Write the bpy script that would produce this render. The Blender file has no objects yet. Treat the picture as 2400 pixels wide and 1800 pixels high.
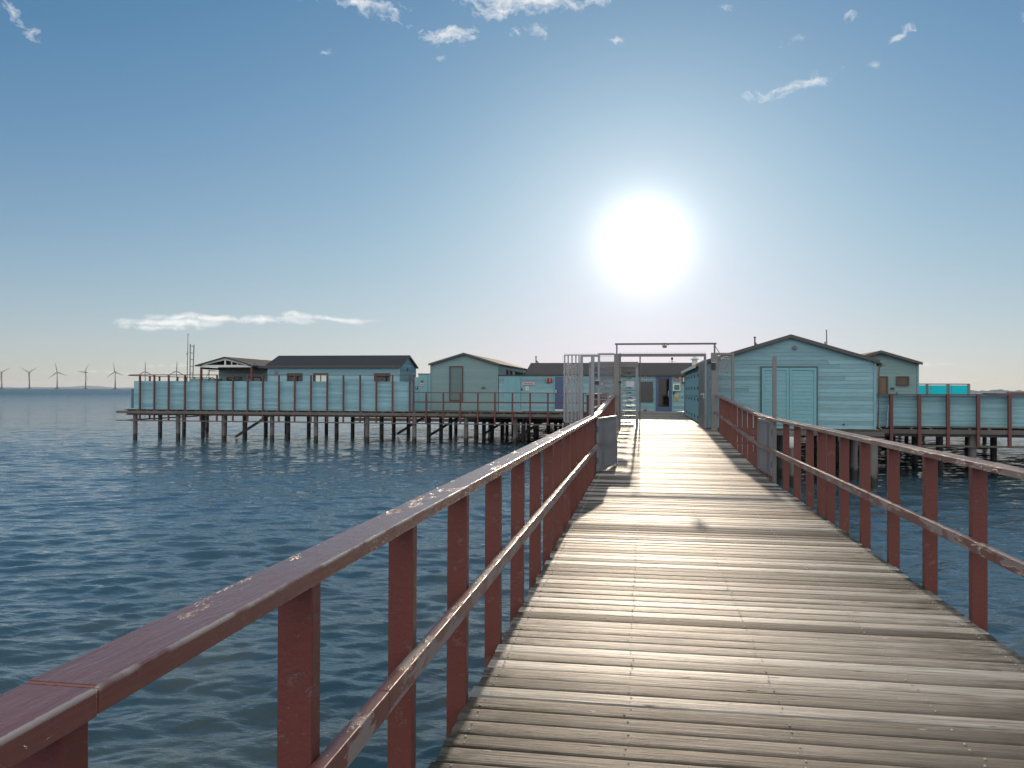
import bpy, math, random
import numpy as np
from mathutils import Vector, Matrix
random.seed(7); rng = np.random.default_rng(11)
C = bpy.context.scene
LINK = C.collection.objects.link

# ------------------------------------------------------------------ camera
TH = math.atan(308/1900.0); CH, SH = math.cos(TH), math.sin(TH)
EYE = 1.55                                  # above the near deck (z = 0)
cd = bpy.data.cameras.new('camera'); cam = bpy.data.objects.new('camera', cd); LINK(cam)
cd.sensor_width = 36; cd.lens = 1900/2400*36; cd.clip_start = .05; cd.clip_end = 60000
M = Matrix.Rotation(TH, 4, 'Z') @ Matrix.Rotation(math.pi/2+math.atan(14/1900.0), 4, 'X') @ Matrix.Rotation(.004, 4, 'Z')
cam.matrix_world = Matrix.Translation((0, 0, EYE)) @ M
C.camera = cam
PLAT = .34; SEA = -1.47
# survey helpers: a bearing measured on the photograph cut with the wall plane y = Y
def X(px, Y):
    t = (px-1200)/1900.0
    return Y*(t*CH-SH)/(CH+t*SH)
def dep(x, Y): return Y*CH-x*SH
def Z(px, py, Y):
    return EYE + (914+.004*(px-1200)-py)/1900.0*dep(X(px, Y), Y)

# ------------------------------------------------------------------ exposure, sky, sun
C.view_settings.view_transform = 'Standard'; C.view_settings.look = 'None'
EXPO = .6; C.view_settings.exposure = EXPO; C.view_settings.gamma = 1
SUN_EL = math.atan(351/1925.0)
SUNV = Vector((0, math.cos(SUN_EL), math.sin(SUN_EL)))
W = bpy.data.worlds.new('World'); C.world = W; W.use_nodes = True
nt = W.node_tree; nt.nodes.clear()
class NT:
    """tiny node-tree writer"""
    def __init__(s, tree): s.t = tree
    def n(s, typ, **kw):
        nd = s.t.nodes.new(typ)
        for k, v in kw.items():
            if k.startswith('i_'):
                key = k[2:]; key = int(key) if key.isdigit() else key.replace('_', ' ')
                s.put(nd.inputs[key], v)
            else: setattr(nd, k, v)
        return nd
    def put(s, sock, v):
        if isinstance(v, bpy.types.NodeSocket): s.t.links.new(v, sock)
        elif isinstance(v, bpy.types.Node): s.t.links.new(v.outputs[0], sock)
        else: sock.default_value = v
    def m(s, op, a, b=None, c=None, clamp=False):
        nd = s.t.nodes.new('ShaderNodeMath'); nd.operation = op; nd.use_clamp = clamp
        s.put(nd.inputs[0], a)
        if b is not None: s.put(nd.inputs[1], b)
        if c is not None: s.put(nd.inputs[2], c)
        return nd.outputs[0]
    def ramp(s, fac, pts, interp='LINEAR'):
        nd = s.t.nodes.new('ShaderNodeValToRGB'); s.put(nd.inputs[0], fac)
        cr = nd.color_ramp; cr.interpolation = interp
        while len(cr.elements) < len(pts): cr.elements.new(.5)
        for e, (p, c) in zip(cr.elements, pts):
            e.position = p; e.color = (c, c, c, 1) if isinstance(c, (int, float)) else (*c, 1)
        return nd.outputs[0]
    def mix(s, fac, a, b, blend='MIX'):
        nd = s.t.nodes.new('ShaderNodeMix'); nd.data_type = 'RGBA'; nd.blend_type = blend
        s.put(nd.inputs[0], fac)
        for i, v in ((6, a), (7, b)):
            if isinstance(v, tuple): v = (*v[:3], 1)
            s.put(nd.inputs[i], v)
        return nd.outputs[2]
    def noise(s, vec, scale, detail=4, rough=.55, dist=0):
        nd = s.t.nodes.new('ShaderNodeTexNoise'); s.put(nd.inputs['Vector'], vec)
        nd.inputs['Scale'].default_value = scale; nd.inputs['Detail'].default_value = detail
        nd.inputs['Roughness'].default_value = rough; nd.inputs['Distortion'].default_value = dist
        return nd.outputs[0]
    def mapping(s, vec, scale=(1, 1, 1), loc=(0, 0, 0), rot=(0, 0, 0)):
        nd = s.t.nodes.new('ShaderNodeMapping'); s.put(nd.inputs[0], vec)
        nd.inputs[1].default_value = loc; nd.inputs[2].default_value = rot; nd.inputs[3].default_value = scale
        return nd.outputs[0]
w = NT(nt)
sky = w.n('ShaderNodeTexSky'); sky.sky_type = 'NISHITA'; sky.sun_disc = False
sky.sun_elevation = SUN_EL; sky.sun_rotation = 0.0
sky.air_density = 1.0; sky.dust_density = .3; sky.ozone_density = 2.5; sky.altitude = 0
tc = w.n('ShaderNodeTexCoord')
DIR = w.n('ShaderNodeVectorMath', operation='NORMALIZE', i_0=tc.outputs['Generated']).outputs[0]
sx = w.n('ShaderNodeSeparateXYZ', i_0=DIR)
# aureole of the low sun in the hazy air
dot = w.n('ShaderNodeVectorMath', operation='DOT_PRODUCT', i_0=DIR); dot.inputs[1].default_value = SUNV
ang = w.m('ARCCOSINE', w.m('MINIMUM', dot.outputs['Value'], .999999))
g1 = w.m('MULTIPLY', w.m('EXPONENT', w.m('MULTIPLY', w.m('POWER', w.m('DIVIDE', ang, .045), 2.0), -1)), 9.0)
g2 = w.m('MULTIPLY', w.m('EXPONENT', w.m('DIVIDE', ang, -.09)), 4.2)
g3 = w.m('MULTIPLY', w.m('EXPONENT', w.m('DIVIDE', ang, -.25)), .35)
glow = w.m('ADD', w.m('ADD', g1, g2), g3)
# clouds placed by azimuth / elevation
az = w.m('ARCTAN2', sx.outputs[0], sx.outputs[1]); el = w.m('ARCSINE', sx.outputs[2])
ae = w.n('ShaderNodeCombineXYZ', i_0=az, i_1=el).outputs[0]
warp = w.n('ShaderNodeTexNoise', i_Scale=16.0, i_Detail=5.0, i_Roughness=.6); w.put(warp.inputs['Vector'], ae)
wv = w.n('ShaderNodeVectorMath', operation='SUBTRACT', i_0=warp.outputs['Color']); wv.inputs[1].default_value = (.5, .5, .5)
wv = w.n('ShaderNodeVectorMath', operation='SCALE', i_0=wv.outputs[0]); wv.inputs['Scale'].default_value = .05
wf = w.n('ShaderNodeCombineXYZ', i_0=1.0, i_1=w.m('MINIMUM', w.m('MAXIMUM', w.m('MULTIPLY', el, 5.0), .12), 1.0), i_2=1.0)
wv = w.n('ShaderNodeVectorMath', operation='MULTIPLY', i_0=wv.outputs[0], i_1=wf.outputs[0])
aew = w.n('ShaderNodeVectorMath', operation='ADD', i_0=ae, i_1=wv.outputs[0]).outputs[0]
def azel(px, py):
    t = (px-1200)/1900.0; u = (914+.004*(px-1200)-py)/1900.0
    a = math.atan(t)-TH; return a, math.atan(u/math.sqrt(1+t*t))
#        px    py   half-w half-h tilt density
clouds = [(1240, -5, 170, 36, 0, 1.0), (1170, 28, 70, 24, 6, .8), (1055, 86, 60, 20, -8, .8), (1100, 100, 22, 12, 30, .55), (1275, 74, 36, 14, 14, .7), (1215, 80, 28, 9, 8, .45),
          (1410, -4, 46, 12, 0, .7), (860, 12, 84, 26, -12, .85), (925, 24, 40, 10, 10, .5), (45, 52, 56, 11, -32, .7), (10, 18, 30, 12, -25, .65), (760, 128, 24, 9, 0, .5),
          (1850, 200, 110, 15, 8, .62), (1900, 183, 50, 9, 12, .5), (2118, 78, 36, 18, 40, .55), (1985, 52, 18, 16, 60, .4), (1863, 86, 24, 10, 0, .45), (1455, 92, 40, 10, -14, .5), (2060, 152, 16, 7, 0, .4),
          (2395, 40, 16, 14, 0, .5), (1692, 12, 18, 7, 0, .35), (1035, 145, 22, 8, 0, .35), (720, 2, 30, 6, 0, .3),
          (390, 757, 130, 11, 0, 1.25), (430, 745, 95, 12, 0, 1.1), (610, 753, 130, 10, 0, 1.15), (780, 748, 115, 7, 0, 1.1), (360, 769, 90, 8, 0, .9), (500, 748, 100, 9, 0, 1.1),
          (170, 871, 200, 3, 0, .25), (440, 857, 130, 4, 0, .3), (2245, 854, 120, 3, 0, .35)]
acc = None
for (px, py, hw, hh, tilt, dn) in clouds:
    a, e = azel(px, py); r = math.radians(tilt)
    sh = w.n('ShaderNodeVectorMath', operation='SUBTRACT', i_0=aew); sh.inputs[1].default_value = (a, e, 0)
    mp = w.n('ShaderNodeMapping', i_0=sh.outputs[0]); mp.vector_type = 'TEXTURE'
    mp.inputs[2].default_value = (0, 0, r); mp.inputs[3].default_value = (hw/1900.0, hh/1900.0, 1)
    ln = w.n('ShaderNodeVectorMath', operation='LENGTH', i_0=mp.outputs[0])
    v = w.m('MULTIPLY', w.m('SUBTRACT', 1.25, ln.outputs['Value']), dn)
    acc = v if acc is None else w.m('MAXIMUM', acc, v)
cn = w.noise(w.mapping(aew, (1, 1.9, 1), rot=(0, 0, .3)), 42, 9, .66, .3)
cm = w.m('MULTIPLY_ADD', w.m('SUBTRACT', cn, .5), 3.0, w.m('MULTIPLY', acc, .95))
cm = w.m('MULTIPLY', w.m('SUBTRACT', cm, .25), w.m('GREATER_THAN', acc, .0))
cm = w.m('MULTIPLY', cm, 1.0, clamp=True)
shade = w.noise(aew, 60, 5, .6)
# the sky texture with its brightest parts rolled off softly, channel by channel (peaks near the low sun)
KX = 2.0**-EXPO
cs_ = w.n('ShaderNodeSeparateColor', i_0=sky.outputs[0])
def roll(c, gain, lim):          # c is ten times the radiance
    c = w.m('MULTIPLY', c, .1); q = w.m('SQRT', w.m('ADD', 1.0, w.m('POWER', w.m('DIVIDE', c, lim), 2.0)))
    return w.m('MULTIPLY', w.m('DIVIDE', c, q), 10.0*gain)
rr = w.m('DIVIDE', cs_.outputs[0], w.m('ADD', 1.0, w.m('MULTIPLY', cs_.outputs[0], .085)))
lowf = w.m('EXPONENT', w.m('DIVIDE', w.m('MAXIMUM', sx.outputs[2], 0.0), -.07))      # pale sea haze near the horizon
lowa = w.m('MULTIPLY', lowf, w.m('MULTIPLY', w.m('SUBTRACT', ang, .3), 2.5, clamp=True))
mid_ = w.m('MULTIPLY', w.m('EXPONENT', w.m('DIVIDE', w.m('MAXIMUM', sx.outputs[2], 0.0), -.20)), w.m('MULTIPLY', w.m('SUBTRACT', ang, .12), 3.0, clamp=True))
mid_ = w.m('MULTIPLY', w.m('MULTIPLY', mid_, w.m('GREATER_THAN', sx.outputs[1], 0.0)), w.m('SUBTRACT', 1.0, w.m('EXPONENT', w.m('DIVIDE', w.m('MAXIMUM', sx.outputs[2], 0.0), -.07))))
rr = w.m('MAXIMUM', w.m('ADD', w.m('SUBTRACT', rr, .50), w.m('MULTIPLY_ADD', mid_, 1.7, w.m('MULTIPLY', lowa, 1.5))), .1)
tint = w.n('ShaderNodeCombineColor', i_0=rr, i_1=w.m('MULTIPLY_ADD', w.m('MULTIPLY_ADD', mid_, .75, lowa), .75, roll(cs_.outputs[1], 1.0, .775)), i_2=w.m('ADD', w.m('MULTIPLY_ADD', lowf, .45, w.m('MULTIPLY', lowa, 1.3)), roll(cs_.outputs[2], 1.21, .76))).outputs[0]
glc = w.n('ShaderNodeVectorMath', operation='SCALE'); glc.inputs[0].default_value = (1.0, .97, .93); w.put(glc.inputs['Scale'], glow)
base = w.n('ShaderNodeVectorMath', operation='ADD', i_0=tint, i_1=glc.outputs[0]).outputs[0]
base = w.n('ShaderNodeVectorMath', operation='SCALE', i_0=base, i_Scale=KX).outputs[0]
cloudc = w.mix(shade, (8.2*KX, 8.5*KX, 8.8*KX), (10.5*KX, 10.3*KX, 10.0*KX))
fin = w.mix(w.m('MULTIPLY', cm, .93), base, cloudc)
# broad unseen cloud bank added opposite the sun to brighten the shaded sides
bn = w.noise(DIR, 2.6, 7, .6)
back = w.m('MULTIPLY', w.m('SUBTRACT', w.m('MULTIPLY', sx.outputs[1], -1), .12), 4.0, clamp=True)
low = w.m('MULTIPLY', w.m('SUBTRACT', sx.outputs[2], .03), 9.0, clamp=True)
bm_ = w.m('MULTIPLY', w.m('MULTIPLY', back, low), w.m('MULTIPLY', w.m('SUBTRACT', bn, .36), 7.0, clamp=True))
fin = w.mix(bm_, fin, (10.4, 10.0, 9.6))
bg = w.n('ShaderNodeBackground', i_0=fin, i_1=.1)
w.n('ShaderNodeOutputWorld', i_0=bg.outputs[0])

sl = bpy.data.lights.new('sun', 'SUN'); sl.energy = 2.5; sl.angle = math.radians(.55); sl.color = (1, .82, .62)
so = bpy.data.objects.new('sun', sl); LINK(so)
so.rotation_euler = (-SUNV).to_track_quat('-Z', 'Y').to_euler()

# ------------------------------------------------------------------ materials
MATS = {}
def mat(name):
    m = bpy.data.materials.new(name); m.use_nodes = True; t = m.node_tree; t.nodes.clear()
    k = NT(t); out = k.n('ShaderNodeOutputMaterial'); b = k.n('ShaderNodeBsdfPrincipled')
    t.links.new(b.outputs[0], out.inputs[0]); MATS[name] = m
    return m, k, b
def bump(k, b, h, dist, strength=1):
    bp = k.n('ShaderNodeBump', i_Height=h, i_Distance=dist, i_Strength=strength)
    k.put(b.inputs['Normal'], bp.outputs[0]); return bp
def pos(k): return k.n('ShaderNodeNewGeometry').outputs['Position']
def rnd(k):
    a = k.n('ShaderNodeAttribute'); a.attribute_name = 'rnd'; return a.outputs['Fac']
def plain(name, col, rough=.6, metal=0, var=.12, scale=6, spec=.5, bumpd=0):
    m, k, b = mat(name); p = pos(k); n = k.noise(p, scale, 5, .6)
    f = k.m('MULTIPLY_ADD', n, var*2, 1-var)
    nd = k.n('ShaderNodeVectorMath', operation='SCALE'); nd.inputs[0].default_value = col; k.put(nd.inputs['Scale'], f)
    k.put(b.inputs['Base Color'], nd.outputs[0])
    k.put(b.inputs['Roughness'], k.m('MULTIPLY_ADD', n, .2, rough-.1)); b.inputs['Metallic'].default_value = metal
    b.inputs['Specular IOR Level'].default_value = spec
    if bumpd: bump(k, b, k.noise(p, scale*8, 4, .6), bumpd)
    return m
def teal(name, c1, c2, grey=.35, axis=0):
    """weathered teal paint on horizontal boards; rnd differs per board"""
    m, k, b = mat(name); p = pos(k); r = rnd(k)
    off = k.n('ShaderNodeCombineXYZ', i_2=k.m('MULTIPLY', r, 37.0), i_0=k.m('MULTIPLY', r, 91.0)).outputs[0]
    pp = k.n('ShaderNodeVectorMath', operation='ADD', i_0=p, i_1=off).outputs[0]
    st = k.mapping(pp, (1.2, 1.2, 22))
    n1 = k.noise(st, 1.6, 7, .65); n2 = k.noise(pp, .8, 4, .6); fine = k.noise(k.mapping(pp, (3, 3, 90)), 2, 5, .7)
    base = k.mix(k.m('MULTIPLY_ADD', r, .85, k.m('MULTIPLY', n2, .3), clamp=True), c1, c2)
    worn = k.ramp(n1, [(.46, 0), (.68, 1)])
    base = k.mix(k.m('MULTIPLY', worn, grey), base, (.20, .235, .24))
    dk = k.ramp(k.noise(k.mapping(pp, (.9, .9, 7)), 2.2, 6, .7), [(.56, 0), (.72, 1)])
    base = k.mix(k.m('MULTIPLY', dk, .35), base, (.09, .13, .12))
    spots = k.ramp(k.noise(pp, 9, 2, .5), [(.71, 0), (.76, 1)])
    base = k.mix(k.m('MULTIPLY', spots, .45), base, (.05, .07, .07))
    base = k.mix(1.0, base, k.ramp(fine, [(.2, .82), (.8, 1.12)]), 'MULTIPLY')
    k.put(b.inputs['Base Color'], base); b.inputs['Roughness'].default_value = .62
    b.inputs['Specular IOR Level'].default_value = .35
    bump(k, b, fine, .004)
    return m
TEAL = teal('teal_weathered_boards', (.135, .275, .33), (.25, .47, .535), .55)
TEALS = teal('teal_screen_boards', (.15, .32, .40), (.27, .51, .60), .6)
TEALD = teal('teal_smooth_door', (.165, .365, .42), (.19, .40, .455), .15)
TEALG = teal('teal_grey_boards', (.16, .275, .29), (.19, .315, .33), .55)
def redpaint(name, c=(.165, .045, .036), worn=.25, gloss=.42, grey=(.33, .30, .28), edge=None):
    m, k, b = mat(name); p = pos(k); r = rnd(k)
    big = k.noise(p, 1.3, 5, .6); n = k.noise(k.mapping(p, (1, .35, 1)), 9, 8, .68)
    peel = k.ramp(n, [(.62-worn*.3, 0), (.65-worn*.3, 1)])
    col = k.mix(k.m('MULTIPLY', big, .8), c, tuple(x*1.35+.012 for x in c))
    col = k.mix(k.m('MULTIPLY', peel, min(1, worn*1.6)), col, grey)
    spk = k.ramp(k.noise(p, 55, 3, .6), [(.69, 0), (.73, 1)])
    col = k.mix(k.m('MULTIPLY', spk, .35), col, (.30, .22, .19))
    k.put(b.inputs['Base Color'], col)
    k.put(b.inputs['Roughness'], k.m('MULTIPLY_ADD', peel, .25, k.m('MULTIPLY_ADD', k.noise(p, 14, 4, .6), .22, gloss-.1)))
    if edge is not None:
        ex = k.m('ABSOLUTE', k.m('SUBTRACT', k.n('ShaderNodeSeparateXYZ', i_0=p).outputs[0], edge))
        top = k.m('GREATER_THAN', k.n('ShaderNodeSeparateXYZ', i_0=p).outputs[2], 1.0765)
        ch = k.m('MULTIPLY', k.m('LESS_THAN', ex, k.m('MULTIPLY', k.noise(k.mapping(p, (1, 1, 1)), 26, 4, .7), .011)), k.ramp(k.noise(p, 3.5, 4, .6), [(.42, 0), (.5, 1)]))
        ch = k.m('MULTIPLY', ch, top)
        col = k.mix(k.m('MULTIPLY', ch, .75), col, (.42, .37, .33))
        gr = k.ramp(k.noise(k.mapping(p, (34, .9, 34)), 3, 5, .6), [(.3, .86), (.7, 1.1)]); col = k.mix(1.0, col, gr, 'MULTIPLY')
        k.put(b.inputs['Base Color'], col)
    bump(k, b, k.m('SUBTRACT', k.noise(k.mapping(p, (6, 1.2, 6)), 9, 5, .6), k.m('MULTIPLY', peel, .7)), .0022)
    return m
RED = redpaint('red_paint_post', (.112, .029, .021), .08, .45)
REDF = redpaint('red_paint_far', (.11, .034, .029), .05, .5)
RAIL = redpaint('red_paint_handrail', (.165, .062, .050), .10, .25, (.27, .23, .21), -.84)
MID = redpaint('peeling_midrail', (.145, .05, .042), .44, .42, (.33, .30, .28))
RAILW = redpaint('weathered_handrail', (.16, .07, .058), .42, .4, (.34, .29, .25))
def timber(name, c1, c2, axis='X', wet=False, rough=.75):
    m, k, b = mat(name); p = pos(k); r = rnd(k)
    sc = {'X': (.6, 14, 14), 'Y': (14, .6, 14), 'Z': (10, 10, .5)}[axis]
    off = k.n('ShaderNodeCombineXYZ', i_0=k.m('MULTIPLY', r, 53.0), i_1=k.m('MULTIPLY', r, 29.0)).outputs[0]
    pp = k.n('ShaderNodeVectorMath', operation='ADD', i_0=k.mapping(p, sc), i_1=off).outputs[0]
    g = k.noise(pp, 2.4, 7, .66, .4); n = k.noise(p, 1.7, 5, .6)
    col = k.mix(k.m('MULTIPLY_ADD', g, .8, k.m('MULTIPLY_ADD', r, .5, -.15), clamp=True), c1, c2)
    col = k.mix(k.m('MULTIPLY', k.ramp(n, [(.45, 0), (.7, 1)]), .4), col, tuple(x*.45 for x in c1))
    if wet:
        z = k.n('ShaderNodeSeparateXYZ', i_0=p).outputs[2]
        h = k.m('MULTIPLY_ADD', k.noise(p, 5, 4, .6), .5, k.m('MULTIPLY', z, -1.0))
        f = k.ramp(h, [(.0, 0), (1, 1)])
        wt = k.m('MULTIPLY', k.m('SUBTRACT', h, 1.28), 9.0, clamp=True)
        col = k.mix(wt, col, (.018, .020, .014))
        k.put(b.inputs['Roughness'], k.m('MULTIPLY_ADD', wt, -.4, rough))
    else: b.inputs['Roughness'].default_value = rough
    k.put(b.inputs['Base Color'], col); bump(k, b, g, .006)
    return m
BEAM = timber('grey_beam', (.085, .08, .078), (.15, .14, .13), 'X')
BEAMY = timber('grey_beam_long', (.10, .09, .085), (.17, .155, .14), 'Y')
PILE = timber('pile_wood', (.085, .08, .078), (.19, .18, .175), 'Z', True)
POSTG = timber('grey_post_wood', (.12, .125, .115), (.22, .22, .20), 'Z')
def decking():
    m, k, b = mat('deck_boards'); p = pos(k); r = rnd(k)
    off = k.n('ShaderNodeCombineXYZ', i_0=k.m('MULTIPLY', r, 71.0), i_1=k.m('MULTIPLY', r, 13.0)).outputs[0]
    pp = k.n('ShaderNodeVectorMath', operation='ADD', i_0=p, i_1=off).outputs[0]
    g = k.noise(k.mapping(pp, (1.3, 26, 26)), 1.7, 8, .66, .5)
    g2 = k.noise(k.mapping(pp, (5, 120, 60)), 1.5, 6, .7, .3)
    blot = k.noise(k.mapping(pp, (.8, 3.2, 3)), 1.6, 6, .62)
    tone = k.m('MULTIPLY_ADD', blot, .9, k.m('MULTIPLY_ADD', r, 1.2, -.46), clamp=True)
    col = k.ramp(tone, [(.03, (.115, .095, .078)), (.34, (.25, .215, .175)), (.62, (.44, .385, .32)), (1, (.66, .60, .52))])
    col = k.mix(k.ramp(g, [(.36, .0), (.70, .78)]), col, (.085, .075, .064))
    col = k.mix(1.0, col, k.ramp(g2, [(.25, .72), (.75, 1.15)]), 'MULTIPLY')
    s = k.n('ShaderNodeSeparateXYZ', i_0=p)
    edge = k.m('SUBTRACT', k.m('ABSOLUTE', k.m('SUBTRACT', s.outputs[0], .66)), .85)
    alg = k.m('MULTIPLY', k.m('MULTIPLY', edge, 1.6, clamp=True), k.ramp(k.noise(k.mapping(pp, (3, 9, 9)), 1.4, 6, .7), [(.40, 0), (.58, 1)]))
    alg = k.m('MULTIPLY', alg, k.m('LESS_THAN', r, .62))
    col = k.mix(k.m('MULTIPLY', alg, .85), col, (.040, .040, .026))
    knot = k.n('ShaderNodeTexVoronoi', i_Vector=k.mapping(pp, (2.2, 7, 7)), i_Scale=1.0)
    kn = k.ramp(knot.outputs['Distance'], [(.045, 1), (.085, 0)])
    col = k.mix(k.m('MULTIPLY', kn, .8), col, (.035, .028, .022))
    chip = k.n('ShaderNodeTexVoronoi', i_Vector=k.mapping(pp, (5, 11, 7), loc=(3, 1, 0)), i_Scale=1.0)
    cp = k.m('MULTIPLY', k.ramp(chip.outputs['Distance'], [(.07, 1), (.12, 0)]), k.m('GREATER_THAN', k.noise(p, 2.3, 2, .5), .56))
    col = k.mix(k.m('MULTIPLY', cp, .5), col, (.50, .47, .42))
    k.put(b.inputs['Base Color'], col)
    k.put(b.inputs['Roughness'], k.m('MULTIPLY_ADD', tone, -.10, k.m('MULTIPLY_ADD', g2, .22, .54)))
    k.put(b.inputs['Specular IOR Level'], k.m('MULTIPLY_ADD', tone, .10, .09))
    hh = k.m('ADD', k.m('ADD', k.m('MULTIPLY', g, 1.0), k.m('MULTIPLY', g2, .35)), k.m('MULTIPLY_ADD', kn, -.6, k.m('MULTIPLY', cp, .5)))
    bump(k, b, hh, .0075)
    return m
DECK = decking()
NAIL = plain('nail_steel', (.62, .60, .57), .5, .25, .1)
GALV = plain('galvanised_steel', (.25, .265, .29), .42, .55, .12, 9)
GALVD = plain('grey_painted_steel', (.18, .18, .18), .45, .35, .12, 9)
STEELD = plain('dark_steel', (.13, .13, .13), .45, .4, .1, 9)
STAIN = plain('stainless_bar', (.55, .55, .55), .28, 1, .05)
BLACK = plain('black_plastic', (.02, .02, .022), .5)
WHITE = plain('white_paint', (.62, .64, .63), .5, 0, .08)
SIGNW = plain('sign_white', (.55, .56, .58), .45, 0, .03)
SIGNP = plain('sign_lilac', (.48, .42, .52), .45, 0, .03)
SIGNR = plain('sign_red', (.45, .06, .06), .45, 0, .03)
SIGNY = plain('sign_yellow', (.55, .42, .12), .45, 0, .03)
SIGNG = plain('sign_green', (.06, .17, .12), .45, 0, .1)
BLUE = plain('blue_door_paint', (.06, .095, .20), .4, 0, .08)
BROWN = plain('brown_window_frame', (.085, .05, .04), .5, 0, .15)
WOODP = plain('brown_door_panel', (.13, .085, .055), .45, 0, .2, 3)
BOARDK = plain('dark_notice_board', (.06, .062, .065), .35, 0, .05)
FELT = plain('roof_felt_dark', (.055, .055, .062), .8, 0, .25, 2.5, .3, .004)
FELTB = plain('roof_felt_brown', (.105, .095, .09), .8, 0, .25, 2.5, .3, .004)
TRIM = plain('roof_edge_trim', (.075, .072, .068), .6, 0, .2, 5)
INNER = plain('dark_interior', (.09, .075, .06), .8, 0, .3, 2)
SOLAR = plain('solar_panel', (.02, .022, .03), .2, 0, .1)
def moss():
    m, k, b = mat('mossy_roof'); p = pos(k); n = k.noise(p, 9, 6, .65)
    col = k.mix(k.ramp(n, [(.42, 0), (.6, 1)]), (.12, .115, .10), (.33, .24, .05))
    k.put(b.inputs['Base Color'], col); b.inputs['Roughness'].default_value = .85; bump(k, b, n, .02); return m
MOSS = moss()
def turq():
    m, k, b = mat('turquoise_translucent_sheet'); t = m.node_tree
    b.inputs['Base Color'].default_value = (.02, .50, .60, 1); b.inputs['Roughness'].default_value = .35
    tr = k.n('ShaderNodeBsdfTranslucent', i_0=(.03, .62, .72, 1)); mx = k.n('ShaderNodeMixShader', i_0=.7, i_1=b.outputs[0], i_2=tr.outputs[0])
    out = [n for n in t.nodes if n.type == 'OUTPUT_MATERIAL'][0]; t.links.new(mx.outputs[0], out.inputs[0]); return m
TURQ = turq()
def glass(name, tr=.75, tint=(.8, .85, .85)):
    m, k, b = mat(name); t = m.node_tree
    g = k.n('ShaderNodeBsdfGlossy', i_0=(.9, .9, .9, 1), i_1=.03); tp = k.n('ShaderNodeBsdfTransparent', i_0=(*tint, 1))
    mx = k.n('ShaderNodeMixShader', i_0=1-tr, i_1=tp.outputs[0], i_2=g.outputs[0])
    out = [n for n in t.nodes if n.type == 'OUTPUT_MATERIAL'][0]; t.links.new(mx.outputs[0], out.inputs[0]); return m
GLASS = glass('window_glass', .93); GLASSB = glass('door_glass_brown', .9, (.45, .36, .28))
def emit(name, col, s):
    m, k, b = mat(name); b.inputs['Base Color'].default_value = (0, 0, 0, 1)
    b.inputs['Emission Color'].default_value = (*col, 1); b.inputs['Emission Strength'].default_value = s; return m
LED = emit('red_led', (1, .06, .03), .9)
def water():
    m, k, b = mat('sea_water'); p = pos(k)
    s = k.n('ShaderNodeSeparateXYZ', i_0=p)
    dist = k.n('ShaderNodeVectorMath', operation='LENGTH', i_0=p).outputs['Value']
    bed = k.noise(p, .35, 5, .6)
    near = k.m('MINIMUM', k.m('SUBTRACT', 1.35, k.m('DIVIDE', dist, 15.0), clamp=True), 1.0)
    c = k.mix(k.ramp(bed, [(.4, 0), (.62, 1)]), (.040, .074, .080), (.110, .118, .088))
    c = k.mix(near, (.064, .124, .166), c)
    k.put(b.inputs['Base Color'], c)
    b.inputs['IOR'].default_value = 1.45; b.inputs['Specular IOR Level'].default_value = .9
    far = k.m('DIVIDE', dist, 500.0, clamp=True)
    k.put(b.inputs['Roughness'], k.m('MULTIPLY_ADD', far, .34, .02))
    r1 = k.noise(k.mapping(p, (1, 1.7, 1), rot=(0, 0, -.35)), 5.5, 3, .55, .3)
    r2 = k.noise(k.mapping(p, (1, 2.6, 1), rot=(0, 0, -.55)), 1.9, 5, .62, .4)
    r3 = k.noise(k.mapping(p, (1, 2.4, 1), rot=(0, 0, -.4)), .42, 5, .62, .2)
    w1 = k.m('DIVIDE', 1.0, k.m('ADD', 1.0, k.m('MULTIPLY', dist, .03)))
    h = k.m('ADD', k.m('MULTIPLY', k.m('MULTIPLY', r1, w1), .011), k.m('ADD', k.m('MULTIPLY', r2, .022), k.m('MULTIPLY', r3, k.m('MULTIPLY', k.m('DIVIDE', dist, 140.0, clamp=True), .85))))
    bump(k, b, h, 1.0, 1.0)
    return m
WATER = water()
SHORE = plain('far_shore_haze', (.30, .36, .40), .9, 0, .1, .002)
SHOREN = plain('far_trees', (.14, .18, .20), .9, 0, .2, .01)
TURB = plain('turbine_paint', (.20, .21, .22), .5, 0, .02)

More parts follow.
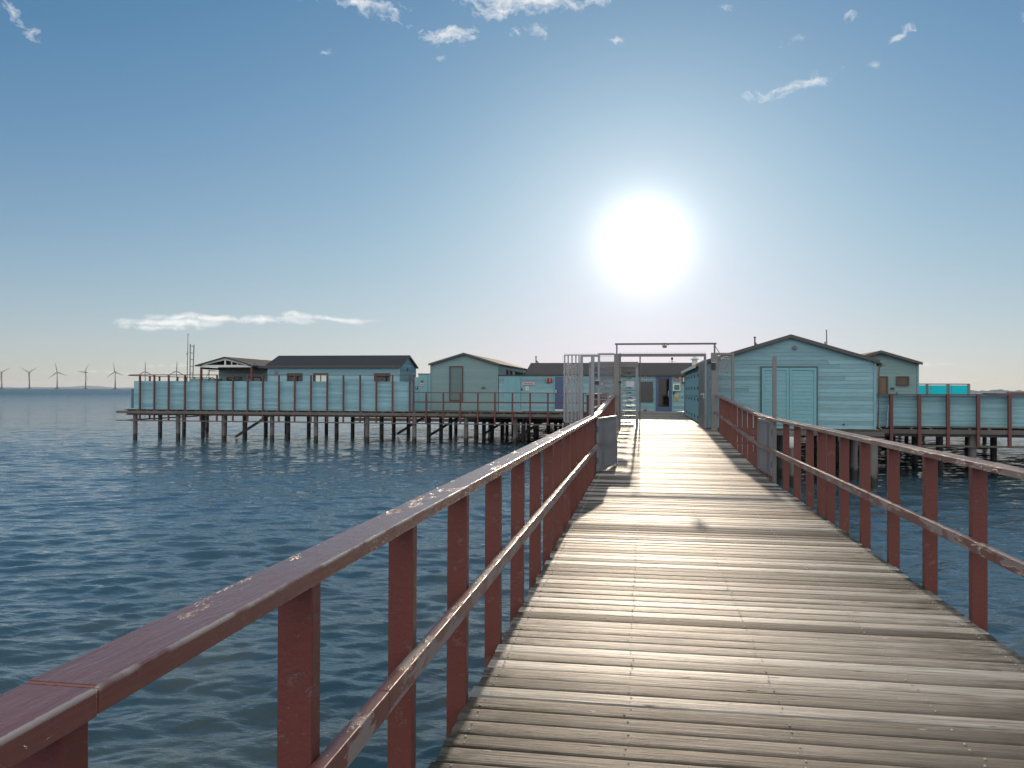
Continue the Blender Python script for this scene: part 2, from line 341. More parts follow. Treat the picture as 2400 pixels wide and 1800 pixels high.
# ------------------------------------------------------------------ mesh builder
class MB:
    def __init__(s): s.v = []; s.f = []; s.r = []; s.mi = []; s.cur = 0; s.mats = []
    def face(s, idx, r): s.f.append(idx); s.r.append(r); s.mi.append(s.cur)
    def poly(s, pts, faces, r=None):
        r = random.random() if r is None else r; o = len(s.v); s.v += [tuple(p) for p in pts]
        for f in faces: s.face([o+i for i in f], r)
    def box(s, x0, x1, y0, y1, z0, z1, r=None):
        s.poly([(x0, y0, z0), (x1, y0, z0), (x1, y1, z0), (x0, y1, z0), (x0, y0, z1), (x1, y0, z1), (x1, y1, z1), (x0, y1, z1)],
               [(3, 2, 1, 0), (4, 5, 6, 7), (0, 1, 5, 4), (1, 2, 6, 5), (2, 3, 7, 6), (3, 0, 4, 7)], r)
    def prism(s, prof, d, a, b, r=None):
        """closed profile of 3-D points a_i swept by vector"""
        n = len(prof); p0 = [Vector(p)+Vector(d)*a for p in prof]; p1 = [Vector(p)+Vector(d)*b for p in prof]
        s.poly(p0+p1, [tuple(range(n))[::-1], tuple(range(n, 2*n))]+[(i, (i+1) % n, n+(i+1) % n, n+i) for i in range(n)], r)
    def bar(s, a, b, w, h, r=None, up=(0, 0, 1)):
        a = Vector(a); b = Vector(b); d = (b-a).normalized(); u = Vector(up)
        sd = d.cross(u)
        if sd.length < 1e-4: sd = d.cross(Vector((0, 1, 0)))
        sd.normalize(); u = sd.cross(d).normalized(); P = []
        for q in (a, b):
            for (i, j) in ((-1, -1), (1, -1), (1, 1), (-1, 1)): P.append(q+sd*(i*w/2)+u*(j*h/2))
        s.poly(P, [(3, 2, 1, 0), (4, 5, 6, 7), (0, 1, 5, 4), (1, 2, 6, 5), (2, 3, 7, 6), (3, 0, 4, 7)], r)
    def tube(s, pts, rad, n=8, r=None, caps=True):
        r = random.random() if r is None else r
        pts = [Vector(p) for p in pts]; rad = rad if isinstance(rad, (list, tuple)) else [rad]*len(pts); o = len(s.v)
        for i, p in enumerate(pts):
            d = (pts[min(i+1, len(pts)-1)]-pts[max(i-1, 0)]).normalized()
            a = d.cross(Vector((0, 0, 1)));
            if a.length < 1e-3: a = Vector((1, 0, 0))
            a.normalize(); b = d.cross(a).normalized()
            for j in range(n):
                t = 2*math.pi*j/n; s.v.append(tuple(p+(a*math.cos(t)+b*math.sin(t))*rad[i]))
        for i in range(len(pts)-1):
            for j in range(n): s.face([o+i*n+j, o+i*n+(j+1) % n, o+(i+1)*n+(j+1) % n, o+(i+1)*n+j], r)
        if caps: s.face([o+j for j in range(n)][::-1], r); s.face([o+(len(pts)-1)*n+j for j in range(n)], r)
    def use(s, m):
        if m not in s.mats: s.mats.append(m)
        s.cur = s.mats.index(m)
    def build(s, name, m=None, parent=None, bevel=0, smooth=False):
        off = Vector((0, 0, 0)); q = parent
        while q is not None: off += q.location; q = q.parent
        me = bpy.data.meshes.new(name)
        me.from_pydata([(x-off.x, y-off.y, z-off.z) for (x, y, z) in s.v], [], s.f)
        for mm in (s.mats or [m]): me.materials.append(mm)
        if s.mats: me.polygons.foreach_set('material_index', s.mi)
        at = me.attributes.new('rnd', 'FLOAT', 'FACE'); at.data.foreach_set('value', s.r)
        if smooth: me.polygons.foreach_set('use_smooth', [True]*len(me.polygons))
        me.validate(); me.update()
        o = bpy.data.objects.new(name, me); LINK(o); o.parent = parent
        if bevel:
            bv = o.modifiers.new('bevel', 'BEVEL'); bv.width = bevel; bv.segments = 2; bv.limit_method = 'ANGLE'
        return o
def thing(name, label, cat, loc, group=None, kind=None):
    o = bpy.data.objects.new(name, None); LINK(o); o.location = loc; o.empty_display_size = .2
    return tag(o, label, cat, group, kind)
def tag(o, label=None, cat=None, group=None, kind=None):
    if label: o['label'] = label
    if cat: o['category'] = cat
    if group: o['group'] = group
    if kind: o['kind'] = kind
    return o
def rep(name, mb, m, parent, locs, bevel=0):
    """one mesh about the origin, repeated as parts at world locations"""
    off = Vector((0, 0, 0)); q = parent
    while q is not None: off += q.location; q = q.parent
    src = mb.build(name, m, None, bevel); src.parent = parent; src.location = Vector(locs[0])-off
    for l in locs[1:]:
        c = src.copy(); LINK(c); c.parent = parent; c.location = Vector(l)-off
    return src
def zd(Y):
    """height of the boardwalk along its length"""
    return 0 if Y < 16 else min(PLAT, (Y-16)/9.0*PLAT)

# ------------------------------------------------------------------ sea, shore
def make_sea():
    na = 860
    a = np.radians(np.linspace(-66, 52, na)); a = -a+TH
    r = np.concatenate([np.exp(np.linspace(math.log(1.6), math.log(170), 1150)), np.exp(np.linspace(math.log(170), math.log(14500), 401))[1:]])
    nr = len(r); R, A = np.meshgrid(r, a, indexing='ij')
    x = -np.sin(A)*R; y = np.cos(A)*R; z = np.zeros_like(x)
    step = np.gradient(r)[:, None]
    for i in range(70):
        L = .12*(1.15/.12)**(i/69.0)*rng.uniform(.9, 1.1)
        th = math.radians(rng.normal(-64, 21)); kx, ky = math.cos(th)*2*math.pi/L, math.sin(th)*2*math.pi/L
        slope = .0265
        amp = slope*L/(2*math.pi)
        att = np.clip((L/step-2.5)/3.0, 0, 1)
        ph = kx*x+ky*y+rng.uniform(0, 6.28)
        z += att*amp*(np.sin(ph)+.18*np.sin(2*ph+.8))
    # gusty patches
    g = 1+.35*np.sin(x*.13+y*.05+1)*np.sin(y*.09-x*.04)
    z *= g
    v = np.stack([x, y, z+SEA], -1).reshape(-1, 3).astype(np.float32)
    idx = np.arange(nr*na).reshape(nr, na)
    q = np.stack([idx[:-1, :-1], idx[:-1, 1:], idx[1:, 1:], idx[1:, :-1]], -1).reshape(-1, 4)
    me = bpy.data.meshes.new('sea_water'); me.vertices.add(len(v)); me.vertices.foreach_set('co', v.ravel())
    me.loops.add(q.size); me.loops.foreach_set('vertex_index', q.ravel().astype(np.int32))
    me.polygons.add(len(q)); me.polygons.foreach_set('loop_start', np.arange(0, q.size, 4, dtype=np.int32))
    me.update(calc_edges=True); me.polygons.foreach_set('use_smooth', [True]*len(q)); me.materials.append(WATER)
    if me.polygons[0].normal.z < 0: me.flip_normals()
    o = bpy.data.objects.new('sea_water', me); LINK(o); tag(o, kind='structure')
make_sea()
def shore(name, m, px0, px1, D, hfun, n=120):
    mb = MB(); top = []; bot = []
    for i in range(n+1):
        px = px0+(px1-px0)*i/n; t = (px-1200)/1900.0; a = math.atan(t)-TH
        x, y = math.sin(a)*D, math.cos(a)*D; h = hfun(i/n)
        top.append((x, y, SEA+h)); bot.append((x, y, SEA-2))
    back = [(p[0]*1.1, p[1]*1.1, p[2]) for p in top]
    k = len(top); fs = [(i, i+1, k+i+1, k+i) for i in range(k-1)]+[(k+i, k+i+1, 2*k+i+1, 2*k+i) for i in range(k-1)]
    mb.poly(bot+top+back, fs, .5)
    tag(mb.build(name, m), kind='structure')
def hn(seed, n=60):
    rs = np.random.default_rng(seed); a = rs.uniform(0, 1, n)
    return lambda t: float(np.interp(t*(n-1), range(n), a))
h1, h2, h3 = hn(1), hn(2, 200), hn(3, 90)
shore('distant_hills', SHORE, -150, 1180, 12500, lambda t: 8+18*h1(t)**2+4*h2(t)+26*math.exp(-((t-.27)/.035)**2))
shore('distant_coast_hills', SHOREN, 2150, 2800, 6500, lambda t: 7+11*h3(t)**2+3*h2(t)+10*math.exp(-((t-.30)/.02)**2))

# ------------------------------------------------------------------ boardwalk
def plank(mb, x0, x1, yc, wd, z0, z1=None, r=None, t=.032):
    z1 = z0 if z1 is None else z1; h = wd/2; c = .008; tl = random.gauss(0, .0013); ty = random.gauss(0, .0012)
    z0 += ty; z1 += ty
    zt_ = lambda u: z0+(z1-z0)*(u/h+1)/2
    cr = .0024
    prof = [(-h, -t, z0), (-h, -c, z0)]+[(h*q, cr*(1-q*q)-cr-.0010*(1 if abs(q) > .9 else 0), zt_(h*q)) for q in (-.93, -.72, -.42, 0, .42, .72, .93)]+[(h, -c, z1), (h, -t, z1)]
    P = []
    for x in (x0, x1):
        for (u, dz, zz) in prof: P.append((x, yc+u, zz+dz+tl*u/h))
    n = len(prof)
    mb.poly(P, [tuple(range(n)), tuple(range(n, 2*n))[::-1]]+[(i, n+i, n+(i+1) % n, (i+1) % n) for i in range(n)], r)
dk = MB(); dk.use(DECK)
y = .35; rows = []
while y < 25.9:
    wd = .1305+random.uniform(-.001, .0015)
    if 14.0 < y < 14.12: y += .03
    r = random.random()
    a, b_ = zd(y-wd/2), zd(y+wd/2)
    plank(dk, -.85-random.uniform(0, .022), 2.185+random.uniform(0, .025), y, wd, a, b_, r)
    rows.append((y, wd, (a+b_)/2)); y += .1445+random.uniform(-.0012, .0012)
dk.use(NAIL)
for (yy, wd, zz) in rows:
    for xr in (-.775, -.067, .665, 1.41, 2.10):
        for s in (-1, 1):
            if random.random() < .93:
                cx = xr+random.gauss(0, .007); cy = yy+s*(.034+random.gauss(0, .004)); q = .0056; n = 6
                ring = [(cx+q*math.cos(2*math.pi*i/n), cy+q*math.sin(2*math.pi*i/n), zz) for i in range(n)]
                dk.poly(ring+[(cx, cy, zz+.0048)], [(i, (i+1) % n, n) for i in range(n)], .5)
walk = tag(dk.build('boardwalk_path'), kind='structure')
st = MB()
for xr in (-.76, -.067, .665, 1.41, 2.10):
    st.bar((xr, .2, -.13), (xr, 16, -.13), .07, .19); st.bar((xr, 16, -.13), (xr, 25, PLAT-.13), .07, .19); st.bar((xr, 25, PLAT-.13), (xr, 26, PLAT-.13), .07, .19)
st.build('joist', BEAMY, walk)
pl = MB()
for i, yy in enumerate((1.2, 5.6, 9.9, 14.3, 18.8, 23.2)):
    z = zd(yy)
    for sx_ in (-1.10 if i == 2 else -.55, 1.9):
        top = z+1.0 if (sx_ < 0 and i == 2) else z-.24
        pl.tube([(sx_, yy, SEA-1.2), (sx_, yy, top)], .105, 12)
    pl.box(-1.0, 2.3, yy-.17, yy-.11, z-.42, z-.23); pl.box(-1.0, 2.3, yy+.11, yy+.17, z-.42, z-.23)
pl.build('pile', PILE, walk)

# ------------------------------------------------------------------ boardwalk railings
def handrail(root, xc, wd, Ys, m, ztop, th, name, sub=None, jit=.0):
    for i in range(len(Ys)-1):
        mb = MB(); a, b_ = Ys[i]+.002, Ys[i+1]-.002; dx = random.uniform(-jit, jit); dz = random.uniform(-jit, jit)*.6
        for (u, v) in ([(a, b_)] if not (a < 16 < b_) else [(a, 16), (16, b_)]):
            mb.bar((xc+dx, u, zd(u)+ztop-th/2+dz), (xc+dx, v, zd(v)+ztop-th/2+dz), wd, th)
        mb.build(name, m, root, .004)
def railing(label, side, posts, Yend, extra=()):
    inx = -.86 if side < 0 else 2.19
    root = thing('boardwalk_railing', label, 'railing', (inx, 8, 0), 'red railings along the boardwalk')
    mb = MB(); w2 = .095; o = side*w2/2
    mb.box(-w2/2, w2/2, -.03, .03, -1.35, 0)
    for i, yy in enumerate(posts):
        m2 = MB(); z = zd(yy); lean = random.gauss(0, .002)
        jw = random.uniform(.093, .099)/2
        x = inx+side*jw
        m2.poly([(x-jw, yy-.03, z-.3), (x+jw, yy-.03, z-.3), (x+jw, yy+.03, z-.3), (x-jw, yy+.03, z-.3),
                 (x-jw+lean, yy-.03, z+1.04), (x+jw+lean, yy-.03, z+1.04), (x+jw+lean, yy+.03, z+1.04), (x-jw+lean, yy+.03, z+1.04)],
                [(3, 2, 1, 0), (4, 5, 6, 7), (0, 1, 5, 4), (1, 2, 6, 5), (2, 3, 7, 6), (3, 0, 4, 7)])
        m2.build('post', RED, root, .004)
    xc = (-.84-.97)/2 if side < 0 else (2.17+2.30)/2
    Ys = [-.6, 1.15] if side < 0 else [.3, 2.6]
    while Ys[-1] < Yend: Ys.append(min(Yend, Ys[-1]+(3.8 if Ys[-1] < 12 else 2.85)))
    handrail(root, xc, .13, Ys, RAIL if side < 0 else RAILW, 1.085, .045, 'handrail', jit=.004)
    xm = -.86+.024 if side < 0 else 2.19-.024
    Ys = [-.6, 2.55]
    while Ys[-1] < Yend: Ys.append(min(Yend, Ys[-1]+2.87))
    handrail(root, xm, .045, Ys, MID, .568, .078, 'midrail', jit=.001)
    return root
LP = [1.13, 2.06, 3.0, 3.95, 4.92, 5.87, 6.87, 7.81, 8.77, 9.7, 10.65, 11.6, 12.55, 13.5, 14.4]+[15.4+.95*i for i in range(11)]
RP = [.35, 2.05, 3.95, 4.93]
RP = [5.93-.955*i for i in range(5, 0, -1)]+[5.93, 6.86, 7.81, 8.75, 9.63, 10.3, 10.82, 11.52, 12.45, 13.4]+[14.9+.95*i for i in range(11)]
railing('red painted timber railing along the side of the boardwalk nearest the wind turbines', -1, LP, 25.6)
railing('red painted timber railing along the side of the boardwalk nearest the double doors', 1, RP, 25.6)

# bulkhead light fixed on a grey batten beside the tall post
bl = thing('bulkhead_light', 'small glass bulkhead light on a grey batten under the handrail beside the tall post', 'outdoor light', (2.34, 14.1, .3))
mb = MB(); mb.box(2.29, 2.36, 13.95, 14.03, -.3, 1.03); mb.build('batten', GALV, bl)
mb = MB(); mb.box(2.35, 2.47, 13.9, 13.99, .80, .88); mb.build('housing', GALVD, bl, .004)
mb = MB(); mb.tube([(2.41, 13.94, .80), (2.41, 13.94, .70), (2.41, 13.94, .63), (2.41, 13.94, .60)], [.05, .055, .042, .015], 14); mb.build('glass_dome', WHITE, bl, smooth=True)

# ------------------------------------------------------------------ low open gates with tall posts
def low_gate(label, px, py, e0, e1, z0, z1, htop):
    root = thing('pier_gate', label, 'gate', (px, py, zd(py)), 'open metal gates halfway along the boardwalk')
    mb = MB(); mb.box(px-.032, px+.032, py-.032, py+.032, -.35, htop); mb.build('gate_post', GALVD if px > 0 else GALV, root, .006)
    lf = MB(); a, b_ = Vector((*e0, 0)), Vector((*e1, 0)); d = (b_-a).normalized(); L = (b_-a).length
    for u in (0.02, L-.02): q = a+d*u; lf.bar(q+Vector((0, 0, z0)), q+Vector((0, 0, z1)), .04, .04)
    for zz in (z0+.02, z1-.02): lf.bar(a+Vector((0, 0, zz)), b_+Vector((0, 0, zz)), .04, .05)
    leaf = lf.build('gate_leaf', GALV, root, .004)
    sm = MB(); n = int(L/.075); nv = d.cross(Vector((0, 0, 1)))
    for i in range(n):
        q = a+d*(.05+(L-.1)*(i+.5)/n)
        sm.bar(q+Vector((0, 0, z0+.03)), q+Vector((0, 0, z1-.03)), .03, .02, up=tuple(d))
    sm.build('bars', GALV, leaf)
    for zz in (z0+.2, z1-.2):
        hm = MB(); hm.tube([(e0[0], e0[1]-.03, zz-.05), (e0[0], e0[1]-.03, zz+.05)], .022, 8); hm.bar((px, py, zz), (e0[0], e0[1], zz), .03, .03)
        hm.build('hinge', STEELD, root)
    bm = MB(); q = b_-d*.02+nv*.03; bm.tube([q+Vector((0, 0, z0-.05)), q+Vector((0, 0, z0+.5))], .009, 6); bm.tube([q+Vector((0, 0, z0+.45)), q+Vector((0, 0, z0+.45))+nv*.06], .009, 6); bm.build('drop_bolt', GALVD, leaf)
low_gate('blue grey barred gate folded open beside the grey post on the wind turbine side', -.925, 15.0, (-.84, 15.12), (-.56, 16.78), .05, 1.03, 2.17)
low_gate('grey barred gate folded open beside the brown grey post on the double door side', 2.215, 14.42, (2.205, 14.6), (2.165, 16.0), .08, 1.03, 2.15)

# ------------------------------------------------------------------ platforms on piles
def platform(label, x0, x1, y0, y1, xs, ys, fascia_front=True, deckx=True):
    root = thing('pier_platform', label, 'platform', ((x0+x1)/2, y0, SEA))
    mb = MB(); yy = y0+.07
    while yy < y1:
        plank(mb, x0, x1, yy, .136, PLAT-.001, r=random.random()*.75); yy += .1445
    mb.build('deck', DECK, root)
    mb = MB()
    mb.box(x0-.45, x1, y0-.065, y0-.005, PLAT-.24, PLAT-.085)     # outer fascia beam
    mb.box(x0-.02, x1, y0+.3, y0+.42, PLAT-.26, PLAT-.04)
    for yy in ys: mb.box(x0+.05, x1-.05, yy-.08, yy+.08, PLAT-.34, PLAT-.16)
    mb.build('beam', BEAM, root)
    mb = MB(); mb.box(x0-.45, x1, y0-.07, y0-.02, -.345, -.28); mb.build('lower_rail', BEAM, root)
    jm = MB(); xx = x0+.2
    while xx < x1: jm.box(xx, xx+.07, y0-.03, y1, PLAT-.158, PLAT-.035); xx += .62
    jm.build('joist', BEAMY, root)
    pm = MB(); pm.tube([(0, 0, SEA-1.5), (0, 0, PLAT-.2)], .125, 12); locs = []
    for yy in ys:
        for xx in xs: locs.append((xx+random.gauss(0, .05), yy+random.gauss(0, .05), 0))
    rep('pile', pm, PILE, root, locs[:98])
    return root
LX = [-29.55+2.85*i for i in range(10)]
pf = platform('long grey timber platform on piles carrying the slatted teal screen', -30, -1.7, 43.2, 53.5, LX, [43.45, 46.1, 48.8, 51.6])
platform('timber platform on piles carrying the double door building and right hand screen', 2.06, 24, 29.8, 42, [7.9, 11.2, 14.3, 17.6, 21], [30.0, 33.1, 36.2, 39.5])
pl2 = thing('pier_platform', 'timber landing on piles between the security gate and the blue doorway', 'platform', (.1, 25.9, SEA))
mb = MB(); yy = 25.99
while yy < 48:
    plank(mb, -1.93, 7.3 if yy > 26.6 and yy < 29.7 else 2.3 if yy < 43.1 else 2.6, yy, .136, PLAT+.001); yy += .1445
mb.build('deck', DECK, pl2)
mb = MB(); mb.box(2.0, 7.35, 26.55, 26.62, PLAT-.18, PLAT-.035); mb.box(-2.0, -1.94, 26, 43.1, PLAT-.2, PLAT-.035); mb.box(7.25, 7.33, 26.6, 29.7, PLAT-.2, PLAT-.036); mb.box(-2.0, -.97, 25.93, 25.99, PLAT-.2, PLAT-.035); mb.build('beam', BEAM, pl2)
pm = MB(); pm.tube([(0, 0, SEA-1.5), (0, 0, PLAT-.1)], .125, 12)
mb2 = MB()
for (a_, b2, c_, d_) in ((-13, 2.0, 53.6, 110), (8, 24, 42.1, 96)): mb2.box(a_, b2, c_, d_, PLAT-.26, PLAT-.02)
for (a_, b2, c_, d_, z_) in ((-21, 2.0, 57, 63, -.55), (-12, 2.0, 70, 76, -.6), (8, 24, 46, 51, -.6), (3, 8, 42, 47, -.5)): mb2.box(a_, b2, c_, d_, z_-.22, z_)
mb2.build('rear_deck', BEAM, pl2)
br = MB()
for (xa, xb, yy) in ((-24.5, -22.2, 46.2), (-13.2, -10.9, 48.9), (-7.5, -5.2, 46.2), (-16, -13.7, 51.7), (-10.3, -8, 51.7), (-4.5, -2.2, 48.9)): br.bar((xa, yy-.16, SEA+.1), (xb, yy-.16, PLAT-.3), .06, .15)
br.build('brace', BEAM, pf)
rep('pile', pm, PILE, pl2, [(x+random.uniform(-.5, .5), yy, 0) for yy in (55, 58.5, 62, 66, 71, 76, 82) for x in (-12.5, -9.6, -6.7, -3.8, -1, 1.7, 9, 13, 17, 21)])
rep('pile', pm, PILE, pl2, [(x, yy, 0) for yy in (26.8, 29.2, 32, 35, 38.5) for x in (-1.7, .3, 2.3, 4.7, 7.1) if not (x > 3 and yy > 30)])

# ------------------------------------------------------------------ fences and far railings
def clad(mb, o, u, L, z0, topf, bw=.14, holes=(), proud=.012, thick=.03, n=None, split=0):
    """horizontal lapped boards on a wall from o along unit u; n = outward normal; topf(s) = wall top, holes = (s0, s1, z0, z1)"""
    o = Vector(o); u = Vector(u); n = Vector(n) if n else Vector((u.y, -u.x, 0))
    zmax = max(topf(L*i/40.0) for i in range(41)); z = z0; ss = [L*i/400.0 for i in range(401)]
    while z < zmax-.01:
        zt = min(z+bw, zmax)
        def rng_(zz):
            ok = [s for s in ss if topf(s) >= zz-1e-6]
            return (min(ok), max(ok)) if ok else None
        a = rng_(z+.001); b_ = rng_(zt)
        if a is None: break
        if b_ is None: m_ = (a[0]+a[1])/2; b_ = (m_, m_)
        zm = (z+zt)/2; cuts = sorted([(h[0], h[1]) for h in holes if h[2] < zm < h[3]])
        segs = []; s0 = None
        pieces = [(a[0], a[1], b_[0], b_[1])]
        for (c0, c1) in cuts:
            A0, A1, B0, B1 = pieces.pop(); pieces += [(A0, c0, B0, c0), (c1, A1, c1, B1)]
        for (A0, A1, B0, B1) in pieces:
            if A1-A0 < .01: continue
            js = [0, 1]
            if split and A1-A0 > split:
                k_ = (A1-A0); js = [0]+sorted(random.uniform(.1, .9) for _ in range(int(k_/split)))+[1]
            for q in range(len(js)-1):
                f0, f1 = js[q], js[q+1]; g = .0015
                p = lambda s, zz, off: o+u*s+n*off+Vector((0, 0, zz-o.z))
                aa, ab = A0+(A1-A0)*f0+g, A0+(A1-A0)*f1-g; ba, bb = B0+(B1-B0)*f0+g, B0+(B1-B0)*f1-g
                P = [p(aa, z, -thick), p(ab, z, -thick), p(bb, zt, -thick), p(ba, zt, -thick), p(aa, z, proud), p(ab, z, proud), p(bb, zt, .003), p(ba, zt, .003)]
                mb.poly(P, [(3, 2, 1, 0), (4, 5, 6, 7), (0, 1, 5, 4), (1, 2, 6, 5), (2, 3, 7, 6), (3, 0, 4, 7)])
        z = zt
def post_box(h0, h1, w_, d_): mb = MB(); mb.box(-w_/2, w_/2, -d_/2, d_/2, h0, h1); return mb
# long screen on the left platform
YF = 43.4
fx = [X(p, YF-.1) for p in (330, 363.5, 397, 435, 472, 510, 547.5, 582, 617.5, 655, 692, 730, 768, 806, 845, 883, 921, 961)]
fe = thing('timber_screen', 'long teal board screen with red posts at the open sea end of the platform', 'fence', (-20, YF, PLAT))
x0, x1 = X(314, YF), X(972, YF)
edges = [x0]+fx+[x1]
for i in range(len(edges)-1):
    mb = MB(); a, b_ = edges[i], edges[i+1]
    if b_-a < .12: continue
    clad(mb, (a, YF, PLAT), (1, 0, 0), b_-a, PLAT+.0, lambda s: PLAT+1.66, .118, proud=.006, thick=.025)
    mb.build('panel', TEALS, fe)
rep('post', post_box(-.33, PLAT+1.98, .075, .1), REDF, fe, [(xx, YF-.17, 0) for xx in fx+[x1-.02]])
mb = MB(); mb.box(x0-.15, x1+.03, YF-.2, YF-.1, PLAT+1.985, PLAT+2.03); mb.build('top_rail', REDF, fe)
# side return and back railing of that platform
sr = thing('platform_railing', 'red railing round the far seaward corner of the platform behind the teal screen', 'railing', (-30, 48, PLAT))
rep('post', post_box(-.33, PLAT+1.95, .09, .075), REDF, sr, [(-29.8, 44.4+1.0*i, 0) for i in range(9)])
mb = MB(); mb.box(-29.86, -29.76, 43.35, 52.6, PLAT+1.95, PLAT+1.99); mb.build('top_rail', REDF, sr)
mb = MB(); mb.box(-29.86, -29.8, 43.2, 53, -.34, -.27); mb.build('lower_rail', BEAMY, sr)
mb = MB(); mb.box(-29.74, -29.71, 43.45, 52.5, PLAT+.05, PLAT+1.2); mb.build('side_panel', TEAL, sr)
# front railing of the platform
fr = thing('platform_railing', 'low red two rail railing on the platform edge in front of the tall brown window', 'railing', (-8, 43.25, PLAT))
rx = [x1+.1]+[X(p, 43.15) for p in (999.5, 1039.8, 1079.5, 1120.5, 1160.5, 1201.5, 1243, 1284.5, 1326, 1367)]
rep('post', post_box(-.33, PLAT+1.03, .08, .09), REDF, fr, [(xx, 43.1, 0) for xx in rx[1:]])
mb = MB(); mb.box(x1+.06, -1.95, 43.04, 43.14, PLAT+1.032, PLAT+1.075); mb.build('top_rail', REDF, fr)
mb = MB(); mb.box(x1+.06, -1.95, 43.16, 43.2, PLAT+.49, PLAT+.56); mb.build('mid_rail', REDF, fr)
# railing beside the landing
lr = thing('platform_railing', 'grey topped red railing beside the landing behind the turnstile', 'railing', (-1.88, 33, PLAT))
rep('post', post_box(-.2, PLAT+1.03, .09, .09), RED, lr, [(-1.9, 28.2+1.02*i, 0) for i in range(15)])
mb = MB(); mb.box(-1.97, -1.83, 28.1, 43.0, PLAT+1.032, PLAT+1.075); mb.build('handrail', BEAMY, lr)
mb = MB(); mb.box(-1.845, -1.81, 28.1, 43.0, PLAT+.49, PLAT+.56); mb.build('mid_rail', MID, lr)
# screen to the right of the double door building
YR = 29.9
rfx = [X(p, YR-.1) for p in (2087.5, 2153, 2220, 2290.5, 2364)]
while rfx[-1] < 23: rfx.append(rfx[-1]+1.03)
rf = thing('timber_screen', 'low teal board screen with red posts between the boat store and the picture edge', 'fence', (12, YR, PLAT))
edges = [7.3]+rfx
for i in range(len(edges)-1):
    mb = MB(); clad(mb, (edges[i], YR, PLAT+.02), (1, 0, 0), edges[i+1]-edges[i], PLAT+.02, lambda s: PLAT+1.09, .052, proud=.006, thick=.025); mb.build('panel', TEAL, rf)
rep('post', post_box(-.33, PLAT+1.1, .1, .1), REDF, rf, [(xx, YR-.17, 0) for xx in rfx])
mb = MB(); mb.box(7.25, rfx[-1], YR-.22, YR-.06, PLAT+1.1, PLAT+1.135); mb.build('top_rail', REDF, rf)
mb = MB(); mb.tube([(X(2081, 29.5), 29.5, Z(2081, 949, 29.5)), (X(2078, 29.5), 29.5, Z(2078, 1002, 29.5))], .025, 8)
tag(mb.build('steel_pole', STAIN), 'thin silver pole leaning against the teal screen by the downpipe', 'pole')
bk = thing('platform_railing', 'slender railing above the teal screen near the far coast', 'railing', (19, 38, PLAT))
mb = MB(); mb.box(15.5, 26, 37.97, 38.03, PLAT+1.16, PLAT+1.2); mb.build('top_rail', REDF, bk)
rep('post', post_box(PLAT, PLAT+1.16, .06, .05), REDF, bk, [(16.3+1.05*i, 38, 0) for i in range(9)])
mb = MB(); mb.box(X(2336, 36), 25, 36, 37.4, Z(2336, 921.5, 36)-.05, Z(2336, 921.5, 36)); mb.box(X(2340, 36), 24.9, 36.1, 37.3, PLAT, Z(2336, 921.5, 36)-.052)
tag(mb.build('storage_box', FELTB), 'long low grey storage box behind the teal screen at the picture edge', 'box')

